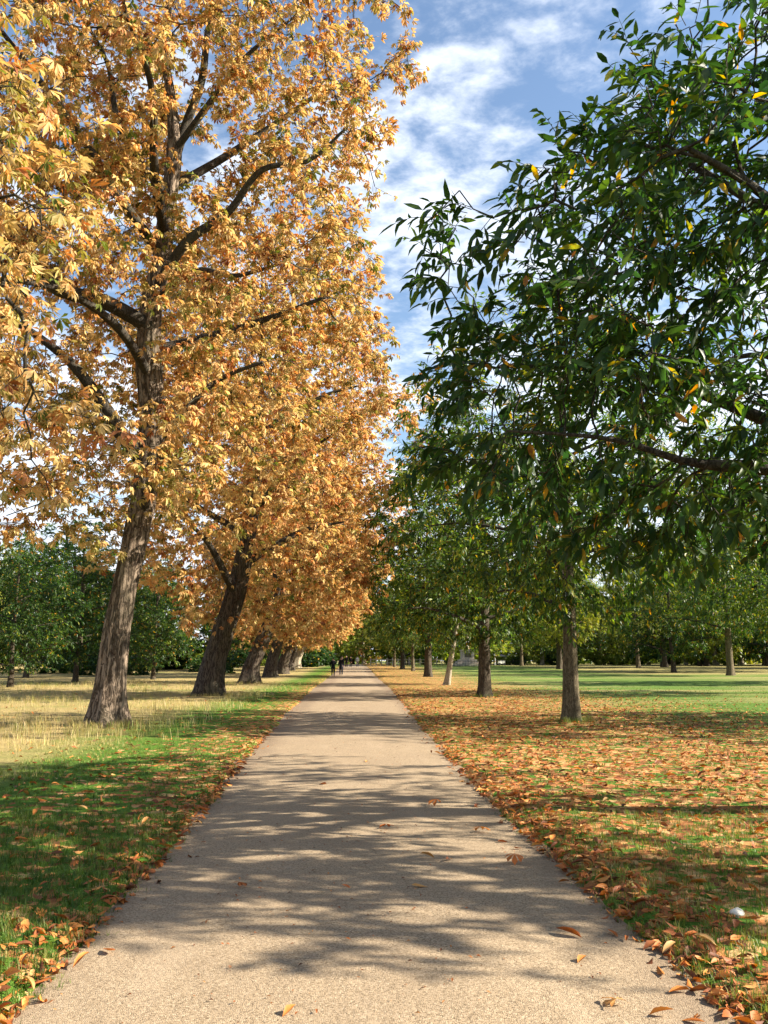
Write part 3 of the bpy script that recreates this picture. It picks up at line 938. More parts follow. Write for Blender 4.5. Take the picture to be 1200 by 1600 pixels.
def grow_near_green():
    """The tree by the right edge of the picture, trunk just outside: its low limb and long leaves fill the upper right."""
    rng = np.random.default_rng(17)
    sk = Skeleton()
    sk.add_line([(0, 0, -.1, .25), (.02, 0, 1.3, .22), (0, 0, 3.0, .20), (-.05, .05, 5.0, .16), (-.1, 0, 7.2, .11), (0, .05, 9.3, .06), (0, 0, 10.8, .025)], 0.3, 0)
    for pts in ([(0, 0, 2.5, .13), (-.7, -.35, 3.15, .125), (-1.45, -.75, 3.48, .11), (-2.1, -.95, 3.46, .08), (-2.8, -1.0, 3.5, .045), (-3.6, -1.1, 3.7, .025), (-4.6, -1.0, 3.8, .012)],
                [(0, 0, 3.6, .10), (-1.2, .5, 4.4, .08), (-2.6, .9, 5.1, .055), (-4.2, 1.2, 5.3, .03)],
                [(0, 0, 4.3, .09), (-1.0, -.9, 5.2, .075), (-2.1, -1.8, 5.8, .05), (-3.2, -2.4, 6.0, .025)],
                [(0, 0, 3.3, .09), (.4, -1.3, 4.2, .075), (.2, -2.6, 4.8, .05), (-.4, -3.6, 5.0, .03)],
                [(0, 0, 3.9, .09), (1.2, .2, 4.8, .07), (2.6, .4, 5.5, .045), (3.8, .2, 5.8, .02)],
                [(0, 0, 4.6, .08), (0.1, 1.3, 5.4, .065), (-.2, 2.8, 6.1, .04), (-.3, 4.0, 6.2, .02)],
                [(0, 0, 5.6, .075), (-1.2, -.2, 6.6, .06), (-2.5, -.3, 7.4, .035)],
                [(0, 0, 6.4, .06), (.3, -1.2, 7.2, .05), (.3, -2.4, 8.0, .025)]):
        r = sk.nearest(pts[0][:3])
        sk.add_line([(*sk.p[r], pts[0][3])] + pts[1:], 0.3, 1, r)
    e = [(-.2, .1, 4.7, 5.2, 5.0, 2.2), (-.1, 0, 6.6, 4.1, 4.0, 2.8), (0, 0, 8.6, 2.9, 2.9, 2.6), (-2.6, -.4, 3.9, 3.1, 2.8, 1.3), (-1.0, -2.6, 5.4, 3.0, 2.2, 2.4), (-3.7, -.4, 5.5, 2.1, 2.2, 1.5), (2.6, -3.2, 4.9, 2.6, 1.7, 1.3)]  # last lobe, out of view, added to throw shade on the near path
    att = blobs(rng, e, 3000, 0.8, 0.48, (-.08, .2))
    att = np.concatenate([att, blobs(rng, [(2.6, -3.3, 4.9, 2.7, 1.7, 1.3)], 160), blobs(rng, [(-3.6, -.5, 5.4, 2.0, 2.2, 1.5), (-2.4, -.8, 6.6, 1.6, 1.6, 1.0)], 260)])
    att = att[(att[:, 2] > 3.5) | (att[:, 0] < -1.2) & (att[:, 1] > -2.2) | (att[:, 0] > .6)]
    sk.grow(rng, att, 0.22, 0.30, 90, 0.3, 0.03, 2.3)
    g = simple_leaves(51, 42000, 0.195, SL, WL, 0.34, 0.17, 0.035, 0.024, 8, 0.42, 0.38, thin=lambda p: (1 - .62 * sstep(-1.2, .8, p[:, 0]) * sstep(-2.8, -1.8, p[:, 1])) * (1 - .36 * sstep(5.0, 6.6, p[:, 2])))
    r = build_tree('chestnut_tree', (6.1, 8.9, gz(6.1, 8.9)), sk, 24, old_trunk_profile(4, .35, .4, rough=.05), M_BARK_DARK, M_BARK_LIMB, M_GREEN, g, n_single=300, limb_min=0.03)
    tag(r, 'dark green tree with long drooping leaves overhanging the path, trunk just out of view', 'tree', ROW_R)


def grow_green_variant(seed, loc, name='broadleaf_tree', n_leaf=16000, n_single=0, size=0.19, low=3.6, top=11.4, rad=4.4, tr=.235, stations=(0, .5, 1), widths=(0, .34, 0), att_n=1100, bark=None, hue=.42, thin=None, **kw):
    rng = np.random.default_rng(seed)
    sk = Skeleton()
    sk.add_line([(0, 0, -.1, tr), (.02, 0, 1.5, tr * .9), (.05, 0, low, tr * .8), (.1, .05, low + 2, tr * .62), (.05, 0, top - 3.4, tr * .4), (0, 0, top - .6, tr * .12)], 0.3, 0)
    for k in range(12):
        z = low - .1 + k * (top - low - 2.2) / 12
        a = k * 2.4 + seed
        b = np.array(sk.p[sk.nearest((0, 0, z))])
        d = np.array([math.cos(a), math.sin(a), 0])
        r0 = tr * (0.36 - 0.016 * k)
        ln = rad * (0.86 - 0.03 * k)
        sk.add_line([(*b, r0), (*(b + d * ln * .4 + [0, 0, .55]), r0 * .7), (*(b + d * ln * .75 + [0, 0, .8]), r0 * .45), (*(b + d * ln + [0, 0, .75]), r0 * .2)], 0.3, 1, sk.nearest(b))
    h = top - low
    e = [(0, 0, low + h * .42, rad, rad, h * .5), (0, 0, low + h * .22, rad * .9, rad * .9, h * .27), (0, 0, low + h * .68, rad * .7, rad * .7, h * .36)]
    att = blobs(rng, e, att_n, 0.62, 0.42, (-.14, .14))
    sk.grow(rng, att, 0.3, 0.42, 80, 0.3, 0.03, low - .4)
    g = simple_leaves(seed + 9, n_leaf, size, stations, widths, hue, 0.18, 0.03, 0.026, 8, 0.42, 0.4, key='mid%d' % len(stations), width_k=1.0, thin=thin)
    return build_tree(name, loc, sk, 22, old_trunk_profile(seed, .35, .35, rough=.05), bark or M_BARK_DARK, M_BARK_LIMB, M_GREEN, g, n_single=n_single, limb_min=0.03, **kw)


PROTO = {}


def build_right_row():
    grow_near_green()
    a = grow_green_variant(71, (5.65, 21.9, gz(5.65, 21.9)), n_leaf=38000, n_single=300, size=.2, hue=.56, tr=.21, bark=M_BARK_OLIVE, thin=lambda p: 1 - .6 * sstep(6.0, 7.6, p[:, 2]), low=3.1, top=12.2, rad=5.2, att_n=1700)
    tag(a, 'green tree with a slim straight brown trunk among fallen leaves, nearest on the right', 'tree', ROW_R)
    b = grow_green_variant(73, (5.75, 37.2, gz(5.75, 37.2)), n_leaf=32000, size=.25, stations=(.5,), widths=(.36,), hue=.52, low=2.9, top=13.2, rad=5.8, tr=.30, att_n=1500)
    tag(b, 'green tree with a thick dark trunk left of the slim straight brown trunk', 'tree', ROW_R)
    PROTO['a'], PROTO['b'] = a, b
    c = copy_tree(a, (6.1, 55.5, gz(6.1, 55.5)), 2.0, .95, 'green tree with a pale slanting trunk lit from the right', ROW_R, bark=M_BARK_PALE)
    c.rotation_euler = (0.0, math.radians(9), 0.0)
    for x, y, rz, s, src, lab in [(7.0, 80, 1.0, 1.2, b, 'green tree with a dark upright trunk just left of the pale slanting trunk'),
                                  (7.3, 105, 3.1, 1.0, a, 'green tree with a slim dark trunk, fifth of the right row'),
                                  (6.9, 121, 4.0, 1.0, b, 'green tree with a slim dark trunk, sixth of the right row'),
                                  (6.6, 139, 5.0, 1.05, a, 'yellowing tree with a slim trunk, seventh of the right row')]:
        copy_tree(src, (x, y, gz(x, y)), rz, s, lab, ROW_R, foliage=M_LIME if y > 130 else None)


build_left_row()
build_right_row()

# ------------------------------------------------------------------ lawn and background trees


def build_background():
    lo = grow_green_variant(83, (-19.8, 60.5, gz(-19.8, 60.5)), n_leaf=20000, size=.27, stations=(.5,), widths=(.36,), hue=.36, low=1.5, top=11.6, rad=5.2, tr=.2, att_n=1300)
    tag(lo, 'dark green bushy young tree behind the tallest golden chestnut, left of its trunk', 'tree', 'young green trees on the left field')
    gl = 'young green trees on the left field'
    for x, y, rz, s, lab in [(-16.6, 70, 1, .85, 'dark green bushy young tree seen between the two nearest chestnut trunks'),
                             (-19.9, 49.5, 2.2, .78, 'dark green young tree at the left edge of the field, lowest foliage near the grass'),
                             (-30, 78, 4.4, 1.05, 'dark green young tree set back behind the others on the left field')]:
        copy_tree(lo, (x, y, gz(x, y)), rz, s, lab, gl)
    a, b = PROTO['a'], PROTO['b']
    gr = 'trees standing on the right lawn'
    for x, y, rz, s, src, lab in [(39.0, 86, 1.2, 1.65, a, 'green lawn tree with a dark slightly leaning trunk, nearest on the right lawn'),
                                  (38.8, 101, 2.2, 1.5, lo, 'low branched green tree with several stems on the right lawn'),
                                  (43, 126, 3.0, 1.5, a, 'green lawn tree with a pale short trunk, right of the slim straight brown trunk'),
                                  (36, 140, 0.4, 1.5, lo, 'green lawn tree with a short trunk, just right of the thick dark trunk'),
                                  (30, 150, 5.0, 1.4, a, 'green lawn tree in the gap right of the thick dark trunk, farthest on the lawn'),
                                  (55, 104, 2.5, 1.6, b, 'green lawn tree with a dark trunk at the right edge of the lawn'),
                                  (29, 118, 4.2, 1.35, b, 'green lawn tree directly behind the slim straight brown trunk'),
                                  (37, 57, 1.3, 1.25, b, 'green lawn tree outside the right edge, its long shade lying across the far lawn'),
                                  (19.5, 20.0, .4, 1.1, a, 'green tree outside the right edge, its shade lying over the leaf litter'),
                                  (21.0, 40.5, 2.4, 1.15, a, 'green tree outside the right edge, its shade lying toward the thick dark trunk'),
                                  (50, 134, 3.3, 1.7, b, 'broad green lawn tree behind the low branched tree')]:
        t = copy_tree(src, (x, y, gz(x, y)), rz, s, lab, gr, foliage=M_LIME if x in (43, 50, 29) else None)
        if x == 39.0: t.rotation_euler = (0, math.radians(-5), 1.2)
    # cheap far tree
    rng = np.random.default_rng(9)
    far = grow_green_variant(97, (-52, 120, gz(-52, 120)), n_leaf=7000, size=.55, low=1.6, top=14.5, rad=6.2, tr=.3, widths=(0, .5, 0), att_n=600)
    tag(far, 'dark green tree nearest in the far belt beyond the left field', 'tree', 'far trees in the far left belt')
    sp = []
    for i in range(36):   # belt behind the left field
        x = -16 - rng.uniform(0, 85); y = rng.uniform(95, 190)
        if x > -16 - (y - 90) * 0.0 - 2 and y < 100: continue
        sp.append((x, y, 'left'))
    for i in range(64):   # belt behind the right lawn
        x = rng.uniform(22, 150); y = rng.uniform(178, 240) if x < 62 else rng.uniform(112, 220)
        sp.append((x, y, 'right'))
    for i in range(22):   # across the end of the path
        x = rng.uniform(-22, 26); y = rng.uniform(205, 250) if abs(x) < 8 else rng.uniform(165, 240)
        sp.append((x, y, 'end'))
    where = {'left': 'in the far left belt', 'right': 'in the far right belt', 'end': 'at the path end'}
    for x, y, k in sp:
        u = rng.uniform()
        fol = {'left': M_CHESTNUT if u < .2 else M_LIME if u < .35 else None, 'right': M_LIME if u < .75 else None, 'end': M_CHESTNUT if u < .12 else M_LIME if u < .8 else None}[k]
        s = rng.uniform(0.95, 1.5) * (1.15 if k == 'right' else 1.0)
        sx = rng.uniform(.85, 1.3)
        t_ = math.atan2(x, y)
        near_to = {'left': ['by the left edge', 'left of the tallest chestnut', 'past the leaning chestnuts'][0 if t_ < -.38 else 1 if t_ < -.28 else 2],
                   'right': ['toward the statue', 'past the slim brown trunk', 'behind the lawn trees', 'toward the right edge'][0 if t_ < .2 else 1 if t_ < .3 else 2 if t_ < .42 else 3],
                   'end': ['left of the walkers', 'right of the walkers'][int(x > -1)]}[k]
        lb = '%s %s tree, %s trunk, %s, %s' % ('broad' if sx > 1.08 else 'slender', 'orange' if fol is M_CHESTNUT else 'yellow green' if fol is M_LIME else 'dark green', 'pale' if u < .5 else 'dark', where[k], near_to)
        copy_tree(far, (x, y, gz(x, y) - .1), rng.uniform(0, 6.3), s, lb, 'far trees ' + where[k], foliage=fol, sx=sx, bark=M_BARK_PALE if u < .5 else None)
    # the wood beyond everything: one mass of foliage round the horizon
    n = 26000
    ang = np.radians(rng.uniform(-62, 62, n)); rr = rng.uniform(252, 285, n)
    hx, hy = rr * np.sin(ang), rr * np.cos(ang)
    top = 9 + 5 * np.sin(hx * .035 + 1) + 3.5 * np.sin(hx * .11 + 2) + 1.5 * np.sin(hx * .31)
    hz = .55 + top * rng.uniform(0, 1, n) ** .8
    V, T, A = mass([blade(1.0, (.5,), (.7,), fold=.3, curl=.2)], np.zeros(n, int), np.stack([hx, hy, hz], 1), frames(rng.normal(size=(n, 3)), rng.normal(size=(n, 3))), rng.uniform(1.2, 2.6, n),
                   {'hue': np.clip(.35 + .25 * np.sin(hx * .07) + rng.normal(0, .15, n), 0, .9), 'val': np.clip(rng.normal(1, .15, n), .6, 1.4)})
    tag(link('far_woods', tri_mesh('far_woods', V, T, A), mat=M_LIME), 'far off belt of woodland closing the view beyond the park', 'woodland', kind='stuff')
    # bushes
    bs = empty('bush', (-24, 84, gz(-24, 84)))
    sk = Skeleton()
    sk.add_line([(0, 0, -.1, .05), (0, 0, .5, .04)], .2, 0)
    att = blobs(rng, [(0, 0, 1.0, 2.2, 1.8, 1.2)], 260, 0.7, 0.4)
    sk.grow(rng, att, .22, .35, 40, .3)
    L = simple_leaves(7, 2600, .3, (0, .5, 1), (0, .5, 0), .3, .15, .02, .05, 8, .35, .3, key='bush')(sk, bs)
    V, T, A = mass(L['templates'], L['idx'], L['pos'], L['R'], L['scale'], {'hue': L['hue'], 'val': L['val']})
    tag(link('foliage', tri_mesh('foliage', V, T, A), bs, M_GREEN), kind='stuff')
    tag(link('twigs', tri_mesh('twigs', L['twigs'], L['twig_tris']), bs, M_BARK_LIMB), kind='stuff')
    tag(bs, 'low dark green bush beyond the left field', 'bush', 'bushes beyond the left field')
    for i in range(96):
        if i < 34: x, y, g, l_ = rng.uniform(-75, -14), rng.uniform(80, 130), 'bushes beyond the left field', 'low dark green bush beyond the left field'
        elif i < 80: x, y, g, l_ = rng.uniform(20, 170), rng.uniform(176, 215), 'bushes behind the right lawn', 'low green bush behind the right lawn'
        else: x, y, g, l_ = rng.uniform(-20, -6), rng.uniform(135, 190), 'bushes left of the path end', 'dark bush left of the far end of the path'
        bz, lime = rng.uniform(.8, 1.8), rng.uniform() < (.75 if x > 0 else .3)
        l_ = l_.replace('low dark green', 'low').replace('low green', 'low').replace('dark bush', 'low bush')
        l_ = ('large ' if bz > 1.3 else 'small ') + ('yellow green ' if lime else 'dark green ') + l_
        t_ = math.atan2(x, y)
        l_ += ', ' + (['at the left edge', 'left of the tallest chestnut trunk', 'between chestnut trunks'][0 if t_ < -.36 else 1 if t_ < -.28 else 2] if x < 0 and i < 34 else
                      ['near the statue', 'between the brown trunk and lawn trees', 'toward the right edge'][0 if t_ < .22 else 1 if t_ < .36 else 2] if x > 0 else 'beside the walkers')
        copy_tree(bs, (x, y, gz(x, y) - .1), rng.uniform(0, 6), bz, l_, g, 'bush', foliage=M_LIME if lime else None)


build_background()

# ------------------------------------------------------------------ grass


def tuft(rng, n, h, lean, w):
    parts = []
    for i in range(n):
        a = rng.uniform(0, 6.28); r = rng.uniform(0, .35) * h
        hh = h * rng.uniform(.55, 1.1); ln = rng.uniform(.1, lean)
        b = np.array([math.cos(a * 1.7 + i) * r, math.sin(a * 1.7 + i) * r, 0])
        d = np.array([math.cos(a), math.sin(a), 0]); s = np.array([-d[1], d[0], 0]) * w * .5
        m = b + d * hh * ln * .35 + np.array([0, 0, hh * .6]); t = b + d * hh * ln + np.array([0, 0, hh * (1 - .35 * ln)])
        parts.append((np.array([b - s, b + s, m - s * .75, m + s * .75, t]), np.array([(0, 1, 3), (0, 3, 2), (2, 3, 4)])))
    return join(parts)


def scatter(rng, n, x0, x1, y0, y1, power=1.0):
    """n random ground points, denser toward y0."""
    u = rng.uniform(size=n)
    y = y0 * (y1 / y0) ** (u ** power)
    return rng.uniform(x0, x1, n), y


def upright(rng, n):
    a = rng.uniform(0, 2 * np.pi, n)
    R = np.zeros((n, 3, 3)); R[:, 0, 0] = np.cos(a); R[:, 0, 1] = -np.sin(a); R[:, 1, 0] = np.sin(a); R[:, 1, 1] = np.cos(a); R[:, 2, 2] = 1
    return R


def build_grass():
    rng = np.random.default_rng(77)
    short = [tuft(np.random.default_rng(500 + i), 7, 1.0, .9, .09) for i in range(6)]
    tall = [tuft(np.random.default_rng(600 + i), 5, 1.0, .55, .028) for i in range(6)]

    def lay(name, tm, x, y, sc, hue, label):
        m = np.abs(x - path_centre(y)) > path_half(y) - 0.01 - .16 * rng.uniform(size=len(x)) ** 2.5 * (sc < .12)
        x, y, sc, hue = x[m], y[m], sc[m], hue[m]
        z = height(x, y) - .005
        n = len(x)
        V, T, A = mass(tm, rng.integers(0, len(tm), n), np.stack([x, y, z], 1), upright(rng, n), sc, {'hue': hue, 'val': np.clip(rng.normal(1, .2, n), .5, 1.5)})
        tag(link(name, tri_mesh(name, V, T, A), mat=M_GRASS), label, 'grass', kind='stuff')
    # mown green turf near the camera, both verges
    x, y = scatter(rng, 8000, -5.2, -1.5, 3.6, 17, 1.0)
    nx, ny = scatter(rng, 5200, -4.2, -1.4, 3.5, 9, 1.0)
    fine = [tuft(np.random.default_rng(700 + i), 8, 1.0, .8, .045) for i in range(6)]
    lay('grass', fine, nx, ny, rng.uniform(.05, .10, len(nx)), np.clip(.26 + rng.normal(0, .17, len(nx)) + .12 * wob(nx * .9, ny * .9), 0, 1), 'fine green grass blades on the near left verge')
    nx, ny = scatter(rng, 4600, 1.5, 5.0, 3.5, 9, 1.0)
    lay('grass', fine, nx, ny, rng.uniform(.045, .09, len(nx)), np.clip(.40 + rng.normal(0, .17, len(nx)) + .12 * wob(nx * .9, ny * .9), 0, 1), 'fine yellowish grass blades among the leaves on the near right verge')
    dryness = sstep(-2.6, -4.6, x + .6 * wob(x * .4, y * .4)) * sstep(9.5, 14.5, y)
    lay('grass', short, x, y, rng.uniform(.035, .075, len(x)), np.clip(.22 + .5 * dryness + rng.normal(0, .13, len(x)) + .1 * wob(x * .5, y * .5), 0, 1), 'short green turf on the left verge beside the path')
    x, y = scatter(rng, 7000, 1.5, 9.5, 3.6, 24, 1.0)
    lay('grass', short, x, y, rng.uniform(.035, .07, len(x)), np.clip(.33 + rng.normal(0, .14, len(x)) + .1 * wob(x * .5, y * .5), 0, 1), 'short green turf showing between fallen leaves right of the path')
    # tall straw on the left
    x, y = scatter(rng, 21000, -24, -2.4, 11, 62, 1.0)
    keep = (rng.uniform(size=len(x)) < sstep(-3.0, -5.2, x + .7 * wob(x * .3, y * .3)) * (0.25 + .75 * np.clip(1.2 * wob(x * .23, y * .23) + .55, 0, 1))) & (y > 10.5 + 1.5 * wob(x * .6, 0) + 3.0 * sstep(-4, -2.4, x))
    x, y = x[keep], y[keep]
    lay('dry_grass', tall, x, y, rng.uniform(.09, .33, len(x)) * (0.65 + .5 * sstep(11, 24, y)) * (.8 + .35 * np.clip(wob(x * .31 + 3, y * .31), -.6, 1)), np.clip(rng.normal(.74, .16, len(x)) + .14 * wob(x * .2, y * .2 + 2), .2, 1), 'tall straw coloured dry grass round the left row of trunks')
    # longer grass left uncut against the trunks
    xs, ys = [], []
    for cx, cy, r_, m in ((-6.05, 20.9, .55, 260), (-6.6, 38.4, .8, 220), (-7.3, 58.5, .8, 160), (5.65, 21.9, .32, 120), (5.75, 37.2, .45, 110)):
        a = rng.uniform(0, 6.28, m); q = r_ + np.abs(rng.normal(0, .16, m))
        xs.append(cx + q * np.cos(a)); ys.append(cy + q * np.sin(a))
    x, y = np.concatenate(xs), np.concatenate(ys)
    lay('dry_grass', tall, x, y, rng.uniform(.10, .24, len(x)), np.clip(np.where(x < 0, .75, .45) + rng.normal(0, .15, len(x)), 0, 1), 'collars of uncut grass round the foot of the trunks')
    # lawn beyond the right row
    x, y = scatter(rng, 3600, 6, 34, 22, 60, 1.0)
    lay('grass', short, x, y, rng.uniform(.06, .11, len(x)), np.clip(.30 + rng.normal(0, .12, len(x)), 0, 1), 'mown green lawn beyond the right row of trees')


build_grass()

# ------------------------------------------------------------------ fallen leaves


def fallen_templates():
    T = []
    for i in range(10):   # single leaflets and long leaves, curled as they dried
        r = np.random.default_rng(800 + i)
        c = r.uniform(-.15, .35)
        T.append(blade(1.0, (0, .25, .55, .8, 1), [0] + [w * r.uniform(.8, 1.15) for w in (.22, .38, .30)] + [0], fold=r.uniform(.2, 1.2), curl=c, twist=r.uniform(-1.0, 1.0)))
    for i in range(6):    # whole palmate leaves, crumpled
        r = np.random.default_rng(850 + i)
        v, t = palmate(r, (0, .4, .72, 1), (0, .2, .34, 0), (5, 7)[i % 2], dry=.5)
        v = v * np.array([1, 1, .55]); v[:, 2] += .22
        T.append((v, t))
    out = []
    for v, t in T:
        v = v - np.array([v[:, 0].mean(), v[:, 1].mean(), v[:, 2].min()])
        out.append((v, t))
    return out


def build_fallen():
    rng = np.random.default_rng(42)
    TM = fallen_templates()
    lite = [blade(1.0, (0, .5, 1), (0, .42, 0), fold=.5 + .1 * i, curl=.25, twist=.5 - .2 * i) for i in range(5)]
    lite = [(v - np.array([.5, 0, v[:, 2].min()]), t) for v, t in lite]
    X, Y, S = [], [], []

    def add(x, y, s): X.append(x); Y.append(y); S.append(s)

    def edge_dist(x, y): return np.abs(x - path_centre(y)) - path_half(y)
    # right: drift at the edge, thinning across the verge
    x, y = scatter(rng, 36000, 1.3, 18, 3.5, 48, 1.0)
    e = edge_dist(x, y)
    dens = (np.exp(-np.maximum(e, 0) / .35) * .9 + 0.85 * (1 - sstep(5.5, 13.5, e + 1.2 * wob(x * .2, y * .2))) + .10) * (0.62 + .38 * np.clip(wob(x * .9, y * .9) + .5, 0, 1))
    dens = np.where(e < 0, np.where(e > -.3, .22 * (1 + e / .3), 0.0), dens)
    dens = dens * np.where(e > .6, 1 - .6 * sstep(12, 6.5, y), 1.0)
    k = rng.uniform(size=len(x)) < dens
    add(x[k], y[k], np.where(rng.uniform(size=k.sum()) < .2, .15, .125))
    y = 3.6 * (16 / 3.6) ** rng.uniform(size=520); x = path_centre(y) + path_half(y) + np.abs(rng.normal(0, .2, 520)) - .04
    add(x, y, np.full(520, .125))
    # left: narrow drift at the edge, scattered over the turf
    x, y = scatter(rng, 12500, -13, -1.3, 3.5, 60, 1.0)
    e = edge_dist(x, y)
    dens = np.exp(-np.maximum(e, 0) / .28) + .20 * (1 - sstep(1.5, 4.5, e)) + .12
    dens = np.where(e < 0, np.where(e > -.3, .22 * (1 + e / .3), 0.0), dens)
    k = rng.uniform(size=len(x)) < dens
    add(x[k], y[k], np.full(k.sum(), .13))
    y = 3.6 * (20 / 3.6) ** rng.uniform(size=560); x = path_centre(y) - path_half(y) - np.abs(rng.normal(0, .18, 560)) + .05
    add(x, y, np.full(560, .13))
    x, y, s = np.concatenate(X), np.concatenate(Y), np.concatenate(S)
    n = len(x)
    s = s * rng.uniform(.5, 1.15, n)
    s = s * 0.86
    on = np.abs(edge_dist(x, y)) * 0 + edge_dist(x, y) < -.02
    z = np.where(on, rise(x, y) + .012, height(x, y) + rng.uniform(.0, .022, n))
    z = np.maximum(z, rise(x, y) + .012)
    # orientation: mostly lying, tilted, some upside down
    a = rng.uniform(0, 2 * np.pi, n)
    nrm = unit(np.array([0, 0, 1.0]) + rng.normal(size=(n, 3)) * np.where(on, .10, .27)[:, None])
    nrm[rng.uniform(size=n) < .35] *= -1
    d = np.stack([np.cos(a), np.sin(a), rng.normal(0, .15, n)], 1)
    R = frames(d, nrm)
    down = nrm[:, 2] < 0
    hue = np.clip(rng.beta(1.7, 1.8, n) + .12 * wob(x * .7, y * .7) + .10 * sstep(12, 18, y), 0, 1)
    val = np.clip(rng.normal(1.0, .16, n), .6, 1.4)
    idx = np.where(rng.uniform(size=n) < .78, rng.integers(0, 10, n), rng.integers(10, 16, n))
    s = np.where(idx >= 10, s * .66, s)
    z = z + np.where(down, s * .22, 0)
    pos = np.stack([x, y, z], 1)
    vis, dist = in_view(pos, 4)
    order = np.argsort(-np.where(vis, s / np.maximum(dist, .1), 0))
    single = order[:280]
    for i in single:
        key = ('fallen', int(idx[i]), int(hue[i] * 4))
        me = LEAF_CACHE.get(key)
        if me is None:
            tv, tt = TM[idx[i]]
            me = tri_mesh('fallen_leaf', tv, tt, {'hue': np.full(len(tv), hue[i]), 'val': np.full(len(tv), val[i])})
            me.materials.append(M_FALLEN)
            LEAF_CACHE[key] = me
        o = bpy.data.objects.new('fallen_leaf', me)
        COL.objects.link(o)
        M = np.eye(4); M[:3, :3] = R[i] * s[i]; M[:3, 3] = pos[i]
        o.matrix_basis = Matrix(M.tolist())
        hc = ['tan', 'orange', 'rust brown', 'dark brown'][min(3, int(hue[i] * 4.4))]
        shp = 'many fingered leaf' if idx[i] >= 10 else 'narrow curled leaf'
        sd = 'right' if x[i] > 0 else 'left'
        ed = float(edge_dist(x[i], y[i]))
        wh = 'at the %s path edge' % sd if ed < .18 else 'in the %s drift' % sd if ed < .6 else 'on the %s grass' % sd
        dp = 'nearest the viewer' if y[i] < 4.6 else 'near the white mushroom' if sd == 'right' and abs(y[i] - 5.3) < .7 else 'a few steps along'
        tag(o, '%s %s %s, %s' % (hc, shp, wh, dp), 'leaf', 'fallen leaves on the %s verge' % sd)
    rest = np.ones(n, bool); rest[single] = False
    near = rest & (y < 15); farm = rest & (y >= 15)
    for nm, m, tm, right in (('a', near, TM, None), ('b', farm, lite, None)):
        for sd in (1, -1):
            q = m & (np.sign(x) == sd)
            ii = idx[q] if tm is TM else rng.integers(0, 5, q.sum())
            V, T, A = mass(tm, ii, pos[q], R[q], s[q] * (1.0 if tm is TM else 1.1), {'hue': hue[q], 'val': val[q]})
            o = link('fallen_leaves', tri_mesh('fallen_leaves', V, T, A), mat=M_FALLEN)
            tag(o, 'thick litter of orange brown leaves on the %s verge, %s' % ('right' if sd > 0 else 'left', 'near part' if nm == 'a' else 'far part under the row of trees'), 'leaf litter', kind='stuff')
    # crumbs of leaf and bark trodden into the path
    m = 900
    y = 3.6 * (30 / 3.6) ** rng.uniform(size=m); x = path_centre(y) + path_half(y) * np.clip(rng.normal(0, .62, m), -.98, .98)
    V, T, A = mass(lite, rng.integers(0, 5, m), np.stack([x, y, rise(x, y) + .022 * (1 - ((x - path_centre(y)) / path_half(y)) ** 2)], 1), frames(np.stack([np.cos(x * 9), np.sin(x * 9), 0 * x], 1), unit(np.array([0, 0, 1.]) + rng.normal(size=(m, 3)) * .1)),
                   rng.uniform(.008, .035, m), {'hue': rng.uniform(.2, 1, m), 'val': rng.uniform(.6, 1.2, m)})
    tag(link('leaf_litter', tri_mesh('leaf_litter', V, T, A), mat=M_FALLEN), 'tiny crumbs of dry leaf scattered over the gravel path', 'leaf crumbs', kind='stuff')
    # the few leaves that lie singly on the path
    few = [(0.31, 8.3, 12, .13, .55, 'small rust brown leaf alone near the middle of the path'), (1.27, 5.17, 3, .17, .7, 'brown leaf lying flat on the path inside a shadow near its right edge'),
           (1.23, 4.75, 6, .11, .3, 'curled tan leaf on the path just below the flat brown leaf'), (1.71, 5.1, 8, .09, .2, 'pale curled leaf on the path beside the right-hand drift'),
           (1.58, 5.08, 1, .07, .5, 'tiny brown leaf on the path close to the right-hand drift'), (-0.29, 4.12, 4, .09, .35, 'orange leaf fragment at the bottom of the path, left of its middle'),
           (1.22, 4.16, 11, .10, .15, 'yellow tan leaf near the bottom right of the path'), (1.4, 4.05, 7, .12, .3, 'tan leaf at the very bottom of the path by the right-hand drift'),
           (-1.44, 4.78, 2, .12, .4, 'tan leaf on the path by the left-hand drift'), (-1.35, 4.98, 5, .13, .45, 'long brown leaf on the path by the left-hand drift'),
           (-.8, 6.27, 13, .09, .6, 'small red brown leaf left of the middle of the path'), (-.91, 5.46, 9, .07, .75, 'tiny dark leaf on the left part of the path'),
           (.14, 8.62, 0, .08, .3, 'small tan leaf far up the middle of the path'), (.6, 7.08, 2, .13, .15, 'pale yellowish leaf lying across the path right of its middle'),
           (1.28, 6.91, 10, .15, .5, 'crumpled orange leaf on the right part of the path'), (.76, 7.01, 7, .09, .8, 'dark sliver of leaf on the right part of the path'),
           (.47, 6.23, 5, .12, .1, 'pale dry leaf in the middle of the path'), (-.05, 6.25, 9, .07, .65, 'tiny brown curl in the middle of the path'),
           (.9, 9.6, 14, .16, .45, 'orange palmate leaf on the path where it meets the first right-hand shade'), (1.2, 8.1, 12, .15, .3, 'orange crumpled leaf beside the long trunk shadow'),
           (-.4, 11.2, 1, .12, .6, 'brown leaf in the shade on the left half of the path'), (.2, 13.6, 6, .13, .2, 'tan leaf on the bright strip of path between two shades')]
    for x_, y_, t, s_, h_, lab in few:
        tv, tt = TM[t]
        me = tri_mesh('fallen_leaf', tv, tt, {'hue': np.full(len(tv), h_), 'val': np.full(len(tv), 1.0)})
        me.materials.append(M_FALLEN)
        o = bpy.data.objects.new('fallen_leaf', me)
        COL.objects.link(o)
        o.location = (x_, y_, 0.016); o.scale = (s_, s_, s_); o.rotation_euler = (0, 0, x_ * 7 + y_ * 3)
        tag(o, lab, 'leaf', 'single leaves on the path')


build_fallen()

# ------------------------------------------------------------------ small things


